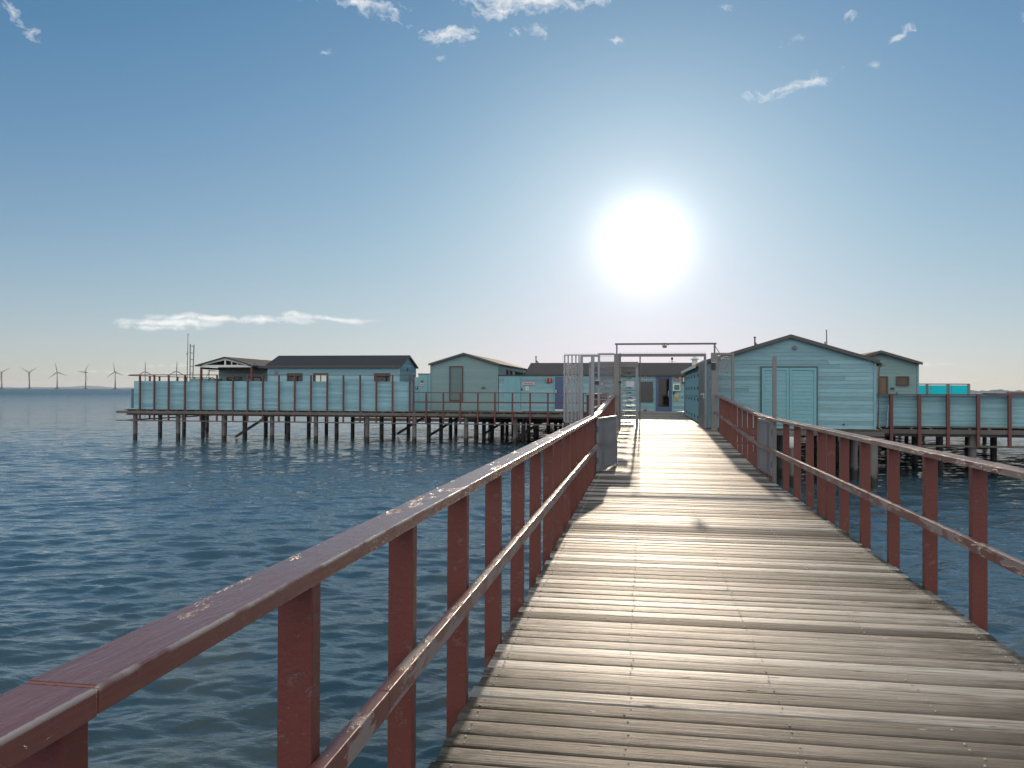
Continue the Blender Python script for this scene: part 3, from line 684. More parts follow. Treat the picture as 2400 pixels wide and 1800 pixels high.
# ------------------------------------------------------------------ buildings
def gable_building(name, label, x0, x1, y0, y1, eave, ridge, axis, tealm=TEAL, roofm=FELT, over=.16, bw=.14, holes=None, split=0, overy=.22, walls='FBLR', cat='cabin'):
    holes = holes or {}
    root = thing(name, label, cat, ((x0+x1)/2, y0, PLAT)); z0 = PLAT+.02
    xm, ym = (x0+x1)/2, (y0+y1)/2
    gx = lambda s: ridge-(ridge-eave)*abs(s-(x1-x0)/2)/((x1-x0)/2)
    gy = lambda s: ridge-(ridge-eave)*abs(s-(y1-y0)/2)/((y1-y0)/2)
    flat = lambda s: eave
    for side, o, u, L, nrm in (('F', (x0, y0, z0), (1, 0, 0), x1-x0, (0, -1, 0)), ('B', (x0, y1, z0), (1, 0, 0), x1-x0, (0, 1, 0)),
                               ('L', (x0, y0, z0), (0, 1, 0), y1-y0, (-1, 0, 0)), ('R', (x1, y0, z0), (0, 1, 0), y1-y0, (1, 0, 0))):
        if side not in walls: continue
        tf = (gx if side in 'FB' else flat) if axis == 'y' else (gy if side in 'LR' else flat)
        mb = MB(); clad(mb, o, u, L, z0, tf, bw, holes.get(side, ()), n=nrm, split=split); mb.build('wall', tealm, root)
    cb = MB(); e = .05
    for (cx, cy) in ((x0, y0), (x1, y0), (x1, y1), (x0, y1)):
        cb.box(cx-.035, cx+.035, cy-.035, cy+.035, z0-.01, eave-.02, .6)
    cb.build('corner_board', tealm, root)
    rb = MB(); th = .07
    def slab(pa, pb, d, a, b_):
        pa, pb = Vector(pa), Vector(pb); up = Vector((0, 0, th))
        rb.prism([pa, pb, pb+up, pa+up], d, a, b_)
    if axis == 'y':
        hw = (x1-x0)/2; sl_ = (ridge-eave)/hw
        slab((x0-over, 0, eave-sl_*over), (xm, 0, ridge), (0, 1, 0), y0-overy, y1+overy)
        slab((xm, 0, ridge), (x1+over, 0, eave-sl_*over), (0, 1, 0), y0-overy, y1+overy)
    else:
        hw = (y1-y0)/2; sl_ = (ridge-eave)/hw
        slab((0, y0-overy, eave-sl_*overy), (0, ym, ridge), (1, 0, 0), x0-over, x1+over)
        slab((0, ym, ridge), (0, y1+overy, eave-sl_*overy), (1, 0, 0), x0-over, x1+over)
    rf_ = rb.build('roof', roofm, root)
    tb = MB()
    if axis == 'y':
        for yy in (y0-overy-.025, ):
            for (xa, za, xb, zb) in ((x0-over, eave-sl_*over, xm, ridge), (xm, ridge, x1+over, eave-sl_*over)):
                tb.prism([(xa, yy, za-.03), (xb, yy, zb-.03), (xb, yy, zb+th+.012), (xa, yy, za+th+.012)], (0, 1, 0), 0, .022)
    else:
        tb.box(x0-over, x1+over, y0-overy-.025, y0-overy-.003, eave-sl_*overy-.04, eave-sl_*overy+th+.01)
        for xx in (x0-over-.022, x1+over+.002):
            for (ya, za, yb, zb) in ((y0-overy, eave-sl_*overy, ym, ridge), (ym, ridge, y1+overy, eave-sl_*overy)):
                tb.prism([(xx, ya, za-.03), (xx, yb, zb-.03), (xx, yb, zb+th+.012), (xx, ya, za+th+.012)], (1, 0, 0), 0, .02)
    tb.build('fascia', TRIM, rf_)
    return root
def framed(root, x0, x1, y, z0, z1, fm=BROWN, pm=GLASS, name='window', fw=.05, pane='pane', d=.05, mull=()):
    mb = MB(); f = y-d
    mb.box(x0-fw, x0, f, y+.03, z0-fw, z1+fw); mb.box(x1, x1+fw, f, y+.03, z0-fw, z1+fw)
    mb.box(x0, x1, f, y+.03, z0-fw, z0); mb.box(x0, x1, f, y+.03, z1, z1+fw)
    for m_ in mull: mb.box(m_-.02, m_+.02, f+.01, y+.02, z0, z1)
    o = mb.build(name, fm, root); pb = MB(); pb.box(x0, x1, y-.022, y-.012, z0, z1); pb.build(pane, pm, o); return o

# --- double door building (big, right)
BX0, BX1, BY = 2.06, 7.16, 26.9; EV, RG = 2.49, 3.27
B1 = gable_building('boat_store', 'large teal boarded store with double doors and a low gable beside the boardwalk', BX0, BX1, BY, 40.2, EV, RG, 'y', TEAL, FELTB, .12, .128, split=4.5, overy=.12, cat='building')
dx0, dxm, dx1 = X(1785.5, BY-.05), X(1849.7, BY-.05), X(1913.5, BY-.05); dz0, dz1 = Z(1913, 998, BY), Z(1850, 862, BY)
for (a, b_) in ((dx0, dxm-.006), (dxm+.006, dx1)):
    mb = MB(); clad(mb, (a+.08, BY-.045, dz0), (1, 0, 0), b_-a-.16, dz0+.02, lambda s: dz1-.08, .118, proud=.012, thick=.02, n=(0, -1, 0))
    mb.box(a, a+.08, BY-.07, BY-.03, dz0, dz1, .4); mb.box(b_-.08, b_, BY-.07, BY-.03, dz0, dz1, .5)
    mb.box(a+.08, b_-.08, BY-.07, BY-.03, dz1-.08, dz1, .6)
    mb.build('door', TEALD, B1)
mb = MB(); mb.box(dx0-.04, dx1+.04, BY-.075, BY-.02, dz1+.008, dz1+.045); mb.box(dx0-.04, dx0-.01, BY-.06, BY-.02, dz0, dz1); mb.box(dx1+.01, dx1+.04, BY-.06, BY-.02, dz0, dz1); mb.build('door_frame', plain('door_gap_shade', (.05, .10, .11), .6, 0, .15), B1)  # frame strips coloured dark to stand for shade in the gap round the doors
mb = MB(); mb.tube([(X(1861.6, BY), BY-.02, Z(1861.6, 814.8, BY)), (X(1861.6, BY), BY-.07, Z(1861.6, 814.8, BY))], .065, 14); mb.build('vent', STEELD, B1)
for (p, q) in ((1977, 994.5), (1893, 984)):
    mb = MB(); mb.tube([(X(p, BY), BY-.015, Z(p, q, BY)), (X(p, BY), BY-.05, Z(p, q, BY))], .028, 10); mb.build('knob', BLACK, B1)
mb = MB(); gx_ = BX1+.09
mb.tube([(BX1+.2, BY-.05, EV-.09), (gx_, BY-.06, EV-.2), (gx_, BY-.06, PLAT+.1), (gx_+.1, BY-.09, PLAT-.0)], .038, 10); mb.build('downpipe', GALVD, B1, smooth=True)
mb = MB(); mb.prism([(BX1+.15, 0, EV-.04), (BX1+.27, 0, EV-.04), (BX1+.27, 0, EV-.13), (BX1+.15, 0, EV-.13)], (0, 1, 0), BY-.2, 40.3); mb.build('gutter', GALVD, B1)
# mossy lower eave and lockers on the west wall
mb = MB(); mb.prism([(BX0-.22, 0, EV-.085), (BX0+.35, 0, EV+.085), (BX0+.35, 0, EV+.185), (BX0-.22, 0, EV+.015)], (0, 1, 0), 29.6, 40.4); mb.build('mossy_eave', MOSS, B1)
mb = MB(); mb.box(BX0-.25, BX0-.225, 29.6, 40.4, EV-.12, EV+.0); mb.build('eave_board', WHITE, B1)
ly = [30.15+1.93*i for i in range(6)]
for i in range(5):
    for (za, zb) in ((PLAT+.06, PLAT+.98), (PLAT+1.0, PLAT+1.92)):
        mb = MB(); mb.box(BX0-.075, BX0-.022, ly[i]+.015, ly[i+1]-.015, za, zb); o = mb.build('locker_door', TEALD, B1, .004)
        hb = MB()
        for zz in ((za+.12, zb-.15) if za < 1 else (za+.25, zb-.2)): hb.box(BX0-.10, BX0-.075, ly[i]+.25, ly[i]+.40, zz, zz+.11)
        hb.build('latch', BLACK, o)
mb = MB(); mb.box(BX0-.10, BX0-.02, 29.55, 29.66, PLAT, EV-.1); mb.box(BX0-.10, BX0-.02, 40.1, 40.25, PLAT, EV-.1); mb.build('corner_post', GALVD, B1)
# roof cowl
mb = MB(); cx, cy, cz = X(1628, 36), 36, Z(1628, 851, 36)
mb.box(cx-.11, cx+.11, cy-.11, cy+.11, cz-.3, cz+.16); mb.poly([(cx-.2, cy-.2, cz+.16), (cx+.2, cy-.2, cz+.16), (cx+.2, cy+.2, cz+.16), (cx-.2, cy+.2, cz+.16), (cx, cy, cz+.3)], [(3, 2, 1, 0), (0, 1, 4), (1, 2, 4), (2, 3, 4), (3, 0, 4)])
mb.build('roof_cowl', WHITE, B1)

# --- small cabin behind, right
Y2 = 36; a, b_ = 8.25, X(2151, Y2)
B2 = gable_building('teal_cabin', 'small greyish teal gabled cabin behind the boat store with a small square window', a, b_, Y2, 41.5, Z(2151, 852, Y2), Z(2061, 826, Y2), 'y', TEALG, FELT, .12, .15)
framed(B2, X(2103, Y2), X(2127, Y2), Y2-.02, Z(2115, 901, Y2), Z(2115, 884.5, Y2), pm=INNER)
framed(B2, X(2062, Y2), X(2077.5, Y2), Y2-.02, PLAT+.1, Z(2070, 884.5, Y2), pm=WOODP, name='door', pane='door_panel')
mb = MB(); lx, lz = X(2091, Y2), Z(2091, 912, Y2)
mb.poly([(lx+.09*math.cos(t*math.pi/8), Y2-.06, lz+.07*math.sin(t*math.pi/8)) for t in range(9)]+[(lx+.09*math.cos(t*math.pi/8), Y2-.02, lz+.07*math.sin(t*math.pi/8)) for t in range(9)], [tuple(range(9))]+[(i, i+1, 10+i, 9+i) for i in range(8)]+[(8, 0, 9, 17)])
mb.build('wall_lamp', BLACK, B2)
mb = MB(); mb.box(X(2110, 35), X(2151, 35), 35.3, 35.6, PLAT, Z(2130, 920, 35.3)); tag(mb.build('blue_bench', TEALD), 'low pale blue bench in front of the small grey teal cabin', 'bench')

# --- turquoise wind screens
ws = thing('wind_screen', 'bright turquoise see-through wind screen in a metal frame beside the small cabin', 'screen', (14, 41, PLAT))
YW = 40; zt = Z(2200, 901.5, YW)
ed = [X(p, YW) for p in (2149, 2171.5, 2174, 2220, 2224, 2269)]
for i in (0, 2, 4):
    mb = MB(); mb.box(ed[i]+.03, ed[i+1]-.03, YW-.006, YW+.006, PLAT+.25, zt-.03); mb.build('sheet', TURQ, ws)
fm = MB()
for e in ed: fm.box(e-.03, e+.03, YW-.03, YW+.03, PLAT, zt)
fm.box(ed[0]-.03, ed[-1]+.08, YW-.03, YW+.03, zt, zt+.05); fm.box(ed[-1]+.03, ed[-1]+.08, YW-.03, YW+.03, PLAT, zt)
for xx in (X(2181.5, YW), X(2230.5, YW)): fm.box(xx-.012, xx+.012, YW-.02, YW-.008, PLAT+.25, zt-.02)
fm.build('frame', GALVD, ws)

# --- entrance building with the blue door
YE = 47.7; ezE, ezR = 2.51, 3.17
B3 = gable_building('entrance_building', 'teal entrance building with a brown roof and blue framed glass door', -6.8, 8.5, YE, 52.4, ezE, ezR, 'x', TEAL, FELTB, .1, .15, {'F': [(X(1537, YE)+6.8, X(1574, YE)+6.8, PLAT, PLAT+2.12)]}, overy=.2, cat='building')
d0, d1 = X(1538, YE), X(1573.5, YE); dt = Z(1555, 882.5, YE)
mb = MB(); mb.box(d0-.03, d0+.13, YE-.06, YE+.05, PLAT, dt); mb.box(d1-.13, d1+.03, YE-.06, YE+.05, PLAT, dt); mb.box(d0+.13, d1-.13, YE-.06, YE+.05, dt-.12, dt); mb.box(d0+.13, d1-.13, YE-.055, YE+.045, PLAT, PLAT+.27)
dr = mb.build('door', BLUE, B3)
mb = MB(); mb.box(d0+.13, d1-.13, YE-.02, YE-.008, PLAT+.27, dt-.12); mb.build('door_glass', GLASSB, dr)
mb = MB(); mb.tube([(d1-.17, YE-.09, PLAT+.85), (d1-.17, YE-.09, PLAT+1.2)], .018, 8); mb.build('handle', STAIN, dr)
mb = MB(); mb.box(d0-.10, d0-.035, YE-.05, YE-.01, PLAT, dt+.06); mb.box(d1+.035, d1+.10, YE-.05, YE-.01, PLAT, dt+.06); mb.box(d0-.035, d1+.035, YE-.05, YE-.01, dt+.002, dt+.06); mb.build('door_trim', TEALD, B3)
mb = MB(); mb.box(d0-1, d1+1, YE+1.6, YE+1.66, PLAT, 2.4); mb.build('inner_partition', INNER, B3)
def plate(name, label, cat, m, pa, pb, Yp, th=.02, parts=()):
    (x0_, y0_), (x1_, y1_) = pa, pb
    r = thing(name, label, cat, (X((x0_+x1_)/2, Yp), Yp, Z((x0_+x1_)/2, y1_, Yp)))
    mb = MB(); mb.box(X(x0_, Yp), X(x1_, Yp), Yp-th, Yp, Z(x0_, y1_, Yp), Z(x0_, y0_, Yp)); mb.build('plate', m, r)
    for (nm, mm, a_, b2, k_) in parts:
        mb = MB()
        if k_ == 'box': mb.box(X(a_[0], Yp), X(b2[0], Yp), Yp-th-.006, Yp-th-.001, Z(a_[0], b2[1], Yp), Z(a_[0], a_[1], Yp))
        elif k_ == 'tri':
            xa, xb, za, zb = X(a_[0], Yp), X(b2[0], Yp), Z(a_[0], b2[1], Yp), Z(a_[0], a_[1], Yp)
            P = [(xa, za), (xb, za), ((xa+xb)/2, zb)]; Q = [((xa+xb)/2+(x_-(xa+xb)/2)*.62, za+.03+(z_-za)*.62) for x_, z_ in P]; yy = Yp-th-.004
            mb.poly([(x_, yy, z_) for x_, z_ in P+Q], [(0, 1, 4, 3), (1, 2, 5, 4), (2, 0, 3, 5)])
        mb.build(nm, mm, r)
    return r
PE = YE-.03
plate('notice_board', 'dark square notice board on the teal wall beside the blue glass door', 'notice board', BOARDK, (1499.5, 894.5), (1530.5, 942), PE, .04)
plate('sign_strip', 'narrow upright pale sign with three pictograms above the dark notice board', 'sign', SIGNP, (1510, 878), (1516, 893.5), PE, .015,
      [('pictogram', BLACK, (1511.5, 885), (1514.5, 887.5), 'box'), ('pictogram', SIGNR, (1511.5, 890), (1514.5, 892.5), 'box'), ('pictogram', SIGNW, (1511.5, 880), (1514.5, 882.5), 'box')])
plate('small_sign', 'small square white sign just left of the blue door top', 'sign', SIGNW, (1525, 879), (1531.5, 884.5), PE, .015, [('symbol', BOARDK, (1527, 880.5), (1529.5, 883.3), 'box')])
plate('warning_sign', 'small dark warning triangle sign above the red sign', 'sign', TEALG, (1583.5, 881), (1589, 886), PE, .012, [('triangle', BLACK, (1584, 881.3), (1588.5, 885.7), 'tri')])
plate('red_sign', 'red rectangular sign right of the blue door', 'sign', SIGNR, (1579.5, 887), (1591.5, 893), PE, .015, [('text_line', SIGNW, (1580.5, 889), (1590.5, 889.7), 'box'), ('text_line', SIGNW, (1582, 891), (1589, 891.5), 'box')])
plate('small_sign', 'two tiny round and square stickers right of the red sign', 'sign', SIGNW, (1592.5, 881), (1595.5, 893), PE, .012, [('sticker', SIGNR, (1593, 884.8), (1595, 886.2), 'box'), ('sticker', BOARDK, (1593, 889), (1595, 891.5), 'box')])
plate('display_case', 'white framed display case with a green picture right of the blue door', 'display case', WHITE, (1577.5, 899), (1594.5, 917), PE, .06, [('picture', SIGNG, (1580, 902), (1592.5, 914), 'box'), ('frame_edge', GALVD, (1577.5, 916), (1594.5, 917), 'box')])
plate('yellow_warning_sign', 'yellow sign with a black warning triangle below the display case', 'sign', SIGNY, (1581.5, 925), (1590, 940), PE, .015, [('triangle', BLACK, (1582.3, 929), (1589.2, 936), 'tri'), ('text_line', SIGNR, (1582.2, 937.6), (1589.4, 938.8), 'box')])
plate('letter_box', 'small dark box under the display case beside the door', 'box', BLACK, (1577, 918.5), (1581, 923), PE, .08)
plate('framed_notice', 'narrow framed notice at the corner by the lockers', 'notice', BROWN, (1598, 882), (1605.5, 899), PE, .03, [('paper', SIGNW, (1600, 884.5), (1604.5, 895), 'box')])
plate('small_sign', 'tiny dark sticker low on the wall between the yellow sign and the lockers', 'sign', BOARDK, (1598, 930), (1600.5, 933), PE, .01)
mb = MB(); bx = X(1511, YE-.3); mb.poly([(bx-.1, YE-.4, PLAT), (bx+.12, YE-.4, PLAT), (bx+.12, YE-.1, PLAT), (bx-.1, YE-.1, PLAT), (bx+.0, YE-.3, PLAT+.14), (bx+.1, YE-.3, PLAT+.14), (bx+.1, YE-.15, PLAT+.13), (bx+.02, YE-.15, PLAT+.13)], [(3, 2, 1, 0), (4, 5, 6, 7), (0, 1, 5, 4), (1, 2, 6, 5), (2, 3, 7, 6), (3, 0, 4, 7)])
tag(mb.build('boot_scraper', BROWN), 'small dark wedge shaped boot scraper on the ground under the notice board', 'boot scraper')
# weather instrument on the entrance roof
an = thing('weather_station', 'small black weather station on a thin mast above the brown roof', 'instrument', (X(1575, 50), 50, 3.1))
mb = MB(); x_ = X(1575, 50); zt_ = Z(1575, 843, 50); mb.tube([(x_, 50, 3.1), (x_, 50, zt_)], .018, 6); mb.tube([(x_-.18, 50, zt_-.1), (x_+.18, 50, zt_-.1)], .01, 6); mb.build('mast', STEELD, an)
mb = MB(); mb.tube([(x_, 50, zt_-.02), (x_, 50, zt_+.04), (x_, 50, zt_+.11), (x_, 50, zt_+.15)], [.04, .07, .06, .03], 10); mb.build('sensor_head', BLACK, an)

# --- teal changing room wall (low) with blue door
YC = 45.6; cz_ = Z(1200, 880.5, YC)
B4 = thing('changing_cabin', 'low flat topped teal cabin wall with a plain board door and a solid blue door', 'cabin', (-5.5, YC, PLAT))
ca, cb_ = -8.15, X(1381, YC)
mb = MB(); clad(mb, (ca, YC, PLAT), (1, 0, 0), cb_-ca, PLAT+.02, lambda s: cz_, .13, n=(0, -1, 0)); mb.build('wall', TEAL, B4)
mb = MB(); clad(mb, (cb_, YC, PLAT), (0, 1, 0), 2.1, PLAT+.02, lambda s: cz_, .13, n=(1, 0, 0)); mb.build('wall', TEAL, B4)
mb = MB(); mb.box(ca-.05, cb_+.05, YC-.06, YE-.3, cz_+.002, cz_+.045); mb.build('roof', FELT, B4)
mb = MB(); 
for i in range(9):
    u0, u1 = X(1182, YC), X(1220, YC); mb.box(u0+(u1-u0)*i/9+.002, u0+(u1-u0)*(i+1)/9-.002, YC-.06, YC-.02, PLAT+.03, cz_-.06)
mb.build('board_door', TEALD, B4)
mb = MB(); mb.box(X(1301, YC), X(1320.5, YC), YC-.07, YC-.02, PLAT+.14, cz_-.06); bd = mb.build('door', BLUE, B4)
mb = MB(); mb.box(X(1301, YC), X(1320.5, YC), YC-.07, YC-.02, PLAT+.02, PLAT+.135); mb.build('kick_plate', WHITE, bd)
mb = MB(); hx, hz = X(1303.5, YC), Z(1303, 918, YC); mb.box(hx-.03, hx+.03, YC-.10, YC-.07, hz-.1, hz+.1); mb.build('handle', STAIN, bd)
mb = MB(); mb.box(X(1299, YC), X(1300.8, YC), YC-.08, YC-.02, PLAT, cz_-.03); mb.box(X(1320.7, YC), X(1322.5, YC), YC-.08, YC-.02, PLAT, cz_-.03); mb.build('door_frame', TEALD, B4)
PC = YC-.03
plate('long_sign', 'long pale lilac sign on the low teal wall left of the red display', 'sign', SIGNP, (1224, 896), (1253, 902), PC, .015, [('text_line', SIGNR, (1226, 898.3), (1250, 900), 'box')])
plate('paper_notice', 'white paper notice below the long lilac sign', 'notice', SIGNW, (1231.8, 906), (1240, 915.5), PC, .01, [('text_line', GALVD, (1233, 909), (1239, 909.6), 'box'), ('text_line', GALVD, (1233, 911.5), (1239, 912.1), 'box')])
plate('door_bell_box', 'tiny dark bell box beside the board door', 'box', BOARDK, (1221.3, 910), (1224.7, 914.7), PC, .04)
dsp = plate('led_display', 'black electronic display with glowing red digits beside the blue door', 'display', BLACK, (1279.5, 886.5), (1292.5, 896.5), PC, .07)
def seg7(dg, x0_, z0_, w_, h_, y_, mb):
    S = {'1': 'bc', '5': 'afgcd', '4': 'fgbc', '6': 'afgcde', '8': 'abcdefg'}[dg]; t_ = .011
    R = {'a': (0, w_, h_-t_, h_), 'd': (0, w_, 0, t_), 'g': (0, w_, h_/2-t_/2, h_/2+t_/2), 'f': (0, t_, h_/2, h_), 'e': (0, t_, 0, h_/2), 'b': (w_-t_, w_, h_/2, h_), 'c': (w_-t_, w_, 0, h_/2)}
    for q in S: a_, b2, c_, d_ = R[q]; mb.box(x0_+a_, x0_+b2, y_-.004, y_, z0_+c_, z0_+d_)
for i, (row, dgs) in enumerate(((Z(1285, 891.0, PC), '16'), (Z(1285, 895.5, PC), '18'))):
    mb = MB()
    for j, dg in enumerate(dgs): seg7(dg, X(1284.6, PC)+j*.085, row, .062, .088, PC-.071, mb)
    mb.build('digits', LED, dsp)
for r0 in (887.5, 892.5):
    mb = MB(); mb.box(X(1280.6, PC), X(1282.4, PC), PC-.075, PC-.071, Z(1281, r0+3, PC), Z(1281, r0, PC)); mb.build('row_mark', SIGNW, dsp)

# --- gabled cabin with the tall brown window
gy0, gy1 = YC, 57.5; ga, gb = -12.15, -8.22
win = [(48.5-gy0, 49.2-gy0), (49.9-gy0, 50.7-gy0), (51.9-gy0, 52.9-gy0), (53.0-gy0, 54.0-gy0), (54.1-gy0, 55.2-gy0), (55.7-gy0, 56.9-gy0)]
hz0, hz1 = PLAT+1.1, 2.93-.08
tz0, tz1 = Z(1070, 937.5, YC), Z(1070, 860, YC); ta, tb_ = X(1054.5, YC), X(1084.5, YC)
B5 = gable_building('teal_cabin', 'wide grey teal gabled cabin with one tall brown framed window facing the water', ga, gb, gy0, gy1, Z(1166, 854, YC), Z(1087, 830, YC), 'y', TEALG, FELT, .12, .16,
                    {'R': [(a_, b2, hz0, 2.8) for a_, b2 in win], 'L': [(a_, b2, hz0, 2.8) for a_, b2 in win]}, overy=.15)
framed(B5, ta+.03, tb_-.03, YC-.02, tz0, tz1, pm=GLASS, d=.06)
mb = MB(); mb.box(ta-.05, tb_+.05, YC+.0, YC+.012, tz0-.05, tz0+(tz1-tz0)*.74); mb.build('curtain', plain('grey_blind', (.13, .125, .12), .7, 0, .25, 2.5), B5)
mb = MB(); mb.box(ta-.05, tb_+.05, YC+.0, YC+.012, tz0+(tz1-tz0)*.745, tz1+.05); mb.build('dark_blind', BOARDK, B5)
fmw = MB()
for (a_, b2) in win:
    for (p, q) in ((a_-.05, a_), (b2, b2+.05)): fmw.box(gb-.03, gb+.03, gy0+p, gy0+q, hz0, 2.8)
fmw.build('window_frame', BROWN, B5)
mb = MB()
for i in range(5): mb.prism([(gb-1.2, 0, 2.74+.295*1.2+.16), (gb-.1, 0, 2.74+.03+.16), (gb-.1, 0, 2.74+.03+.2), (gb-1.2, 0, 2.74+.295*1.2+.2)], (0, 1, 0), 46.5+1.75*i, 48.1+1.75*i)
mb.build('solar_panel', SOLAR, B5)
mb = MB(); lx, lz = X(1133.5, YC), Z(1133.5, 910, YC)
mb.poly([(lx+.12*math.cos(t*math.pi/8), YC-.07, lz+.12*math.sin(t*math.pi/8)) for t in range(9)]+[(lx+.12*math.cos(t*math.pi/8), YC-.02, lz+.12*math.sin(t*math.pi/8)) for t in range(9)], [tuple(range(9))]+[(i, i+1, 10+i, 9+i) for i in range(8)]+[(8, 0, 9, 17)])
mb.build('wall_lamp', STEELD, B5)
# --- little entry door between the two
B6 = thing('entry_door_panel', 'narrow teal door panel with a small sign between the dark roofed house and the gabled cabin', 'door', (-13, YC, PLAT))
ea, eb = X(980.5, YC), ga-.05; ez = Z(985, 877, YC)
mb = MB()
for i in range(6): mb.box(ea+(eb-ea)*i/6+.002, ea+(eb-ea)*(i+1)/6-.002, YC-.03, YC+.03, PLAT+.02, ez)
mb.build('boards', TEALD, B6)
mb = MB(); mb.box(X(972, YC), ea-.01, YC-.02, YC+.03, PLAT+.02, Z(975, 884, YC)); mb.build('side_panel', TEALD, B6)
mb = MB(); mb.box(ea-.02, eb, YC-.06, YC+.06, ez+.002, ez+.04); mb.build('cap', REDF, B6)
mb = MB(); xs_ = X(1003, YC); mb.box(xs_, xs_+.02, YC-.045, YC-.032, PLAT+.05, ez-.05); mb.build('gap_strip', BOARDK, B6)
plate('small_sign', 'dark square sign with a red corner above a pale notice on the narrow teal door', 'sign', BOARDK, (986.5, 891.5), (992, 896.5), PC-.02, .012, [('mark', SIGNR, (989.5, 893), (991.3, 895.5), 'box')])
plate('paper_notice', 'pale lilac notice below the dark square sign on the narrow teal door', 'notice', SIGNP, (985, 897.5), (993.5, 904), PC-.02, .012, [('text_line', SIGNR, (987, 900), (992, 902), 'box')])
plate('door_bell_box', 'small round intercom on the post beside the narrow teal door', 'intercom', BOARDK, (974, 905), (979, 911), PC-.02, .05, [('button', SIGNW, (975.6, 906.4), (977.6, 909.6), 'box')])

# --- long house with the dark roof
ha, hb = X(629, YC), X(935.5, YC); he, hr = Z(935, 857.5, YC), 3.55
hw_ = [(X(p, YC), X(q, YC)) for (p, q) in ((674, 708.5), (735, 768.5), (878, 914))]; wz0, wz1 = PLAT+1.25, Z(750, 876.5, YC)
B7 = gable_building('teal_house', 'long teal house with a dark grey felt roof and three brown windows', ha, hb, YC, 49.0, he, hr, 'x', TEALS, FELT, .12, .15,
                    {'F': [(p-ha, q-ha, wz0, wz1+.05) for p, q in hw_], 'B': [(hw_[1][0]-ha-1.3, hw_[1][1]-ha-.1, wz0-.3, wz1+.05)]}, overy=.18, cat='house')
for i, (p, q) in enumerate(hw_): framed(B7, p+.03, q-.03, YC, wz0, wz1, pm=GLASS, mull=((p+q)/2,))
mb = MB(); mb.box(hw_[0][0]-.1, hw_[0][1]+.1, YC+.5, YC+.53, wz0-.3, wz1+.1); mb.box(hw_[2][0]-.1, hw_[2][1]+.1, YC+.5, YC+.53, wz0-.3, wz1+.1); mb.build('curtain', WOODP, B7)
mb = MB(); lx0, lx1 = X(643, YC), X(652, YC)
for i in range(5): zz = Z(647, 878, YC)+i*.05; mb.box(lx0, lx1, YC-.05, YC-.02, zz, zz+.03)
mb.build('vent_grille', TEALG, B7)
mb = MB(); mb.tube([(X(921, YC), YC-.02, Z(921, 861, YC)), (X(921, YC), YC-.06, Z(921, 861, YC))], .05, 12); mb.build('wall_lamp', WHITE, B7)
mb = MB(); gyy = 47.3; mb.tube([(hb+.02, gyy-.1, 2.75), (hb+.06, gyy-.1, 2.75)], .11, 14); mb.build('round_vent', STEELD, B7)
for (p, h_) in ((745, 833), (850, 832)):
    mb = MB(); mb.tube([(X(p, 47.3), 47.3, hr), (X(p, 47.3), 47.3, Z(p, h_, 47.3))], .012, 5); mb.build('roof_spike', STEELD, B7)

# --- open shelter with white truss gable
YS = 45.9; sa, sb, sm_ = X(463, YS), X(592, YS), X(527.6, YS); se, sr_ = Z(463, 857, YS), Z(527.6, 838.5, YS)
B8 = thing('open_shelter', 'open fronted shelter with a white truss gable on red posts beside the ladder', 'shelter', (sm_, YS, PLAT))
rb = MB(); sl_ = (sr_-se)/(sm_-sa)
for (xa, za, xb, zb) in ((sa-.12, se-.04, sm_, sr_), (sm_, sr_, sb+.12, se-.04)):
    rb.prism([(xa, 0, za), (xb, 0, zb), (xb, 0, zb+.06), (xa, 0, za+.06)], (0, 1, 0), YS-.15, 54)
rb.build('roof', FELT, B8)
tr = MB()
def tb2(a_, b2, w_=.09): tr.bar((a_[0], YS, a_[1]), (b2[0], YS, b2[1]), .06, w_)
tb2((sa, se+.0), (sm_, sr_-.07), .13); tb2((sm_, sr_-.07), (sb, se+.0), .13); tb2((sa+.15, se-.03), (sb-.1, se-.03), .14)
tr.box(sm_-.05, sm_+.05, YS-.025, YS+.025, se+.04, sr_-.13)
for k_ in (1, 2): xx = sm_+(sb-sm_)*.21*k_+.05; tr.box(xx-.03, xx+.03, YS-.02, YS+.02, se+.04, sr_-.14-(xx-sm_)*sl_)
tr.build('gable_truss', WHITE, B8)
mb = MB(); mb.box(sa+.3, sb-.3, YS+1.0, YS+1.03, se+.04, sr_-.3); mb.build('gable_infill', INNER, B8)
rep('post', post_box(PLAT, se-.1, .11, .11), REDF, B8, [(X(471.5, YS), YS, 0), (X(590, YS), YS, 0), (X(471.5, YS), 50.5, 0)])
mb = MB(); mb.bar((X(474, YS), YS+.1, se-.16), (X(474, YS), 51, se-.16), .08, .12); mb.box(X(512, 47.6), sb, 47.5, 47.58, se-.2, se-.08); mb.build('beam', REDF, B8)
mb = MB(); clad(mb, (X(512.5, 48), 48, PLAT), (1, 0, 0), sb+1.7-X(512.5, 48), PLAT+.02, lambda s: se-.02, .15, n=(0, -1, 0)); mb.build('wall', TEALG, B8)
for (p, q) in ((534, 565), (583, 611)):
    framed(B8, X(p, 48), X(q, 48), 47.98, PLAT+1.2, Z(p, 885.5, 48), fm=BROWN, pm=GLASS, mull=((X(p, 48)*.6+X(q, 48)*.4),))
mb = MB(); mb.prism([(sb+.1, YS+.4, se-.14), (sb+2.3, YS+.4, se-.16), (sb+2.3, YS+.4, se-.02), (sb+.1, YS+.4, se-.0)], (0, 1, 0), 0, .03); mb.build('side_fascia', TRIM, B8)
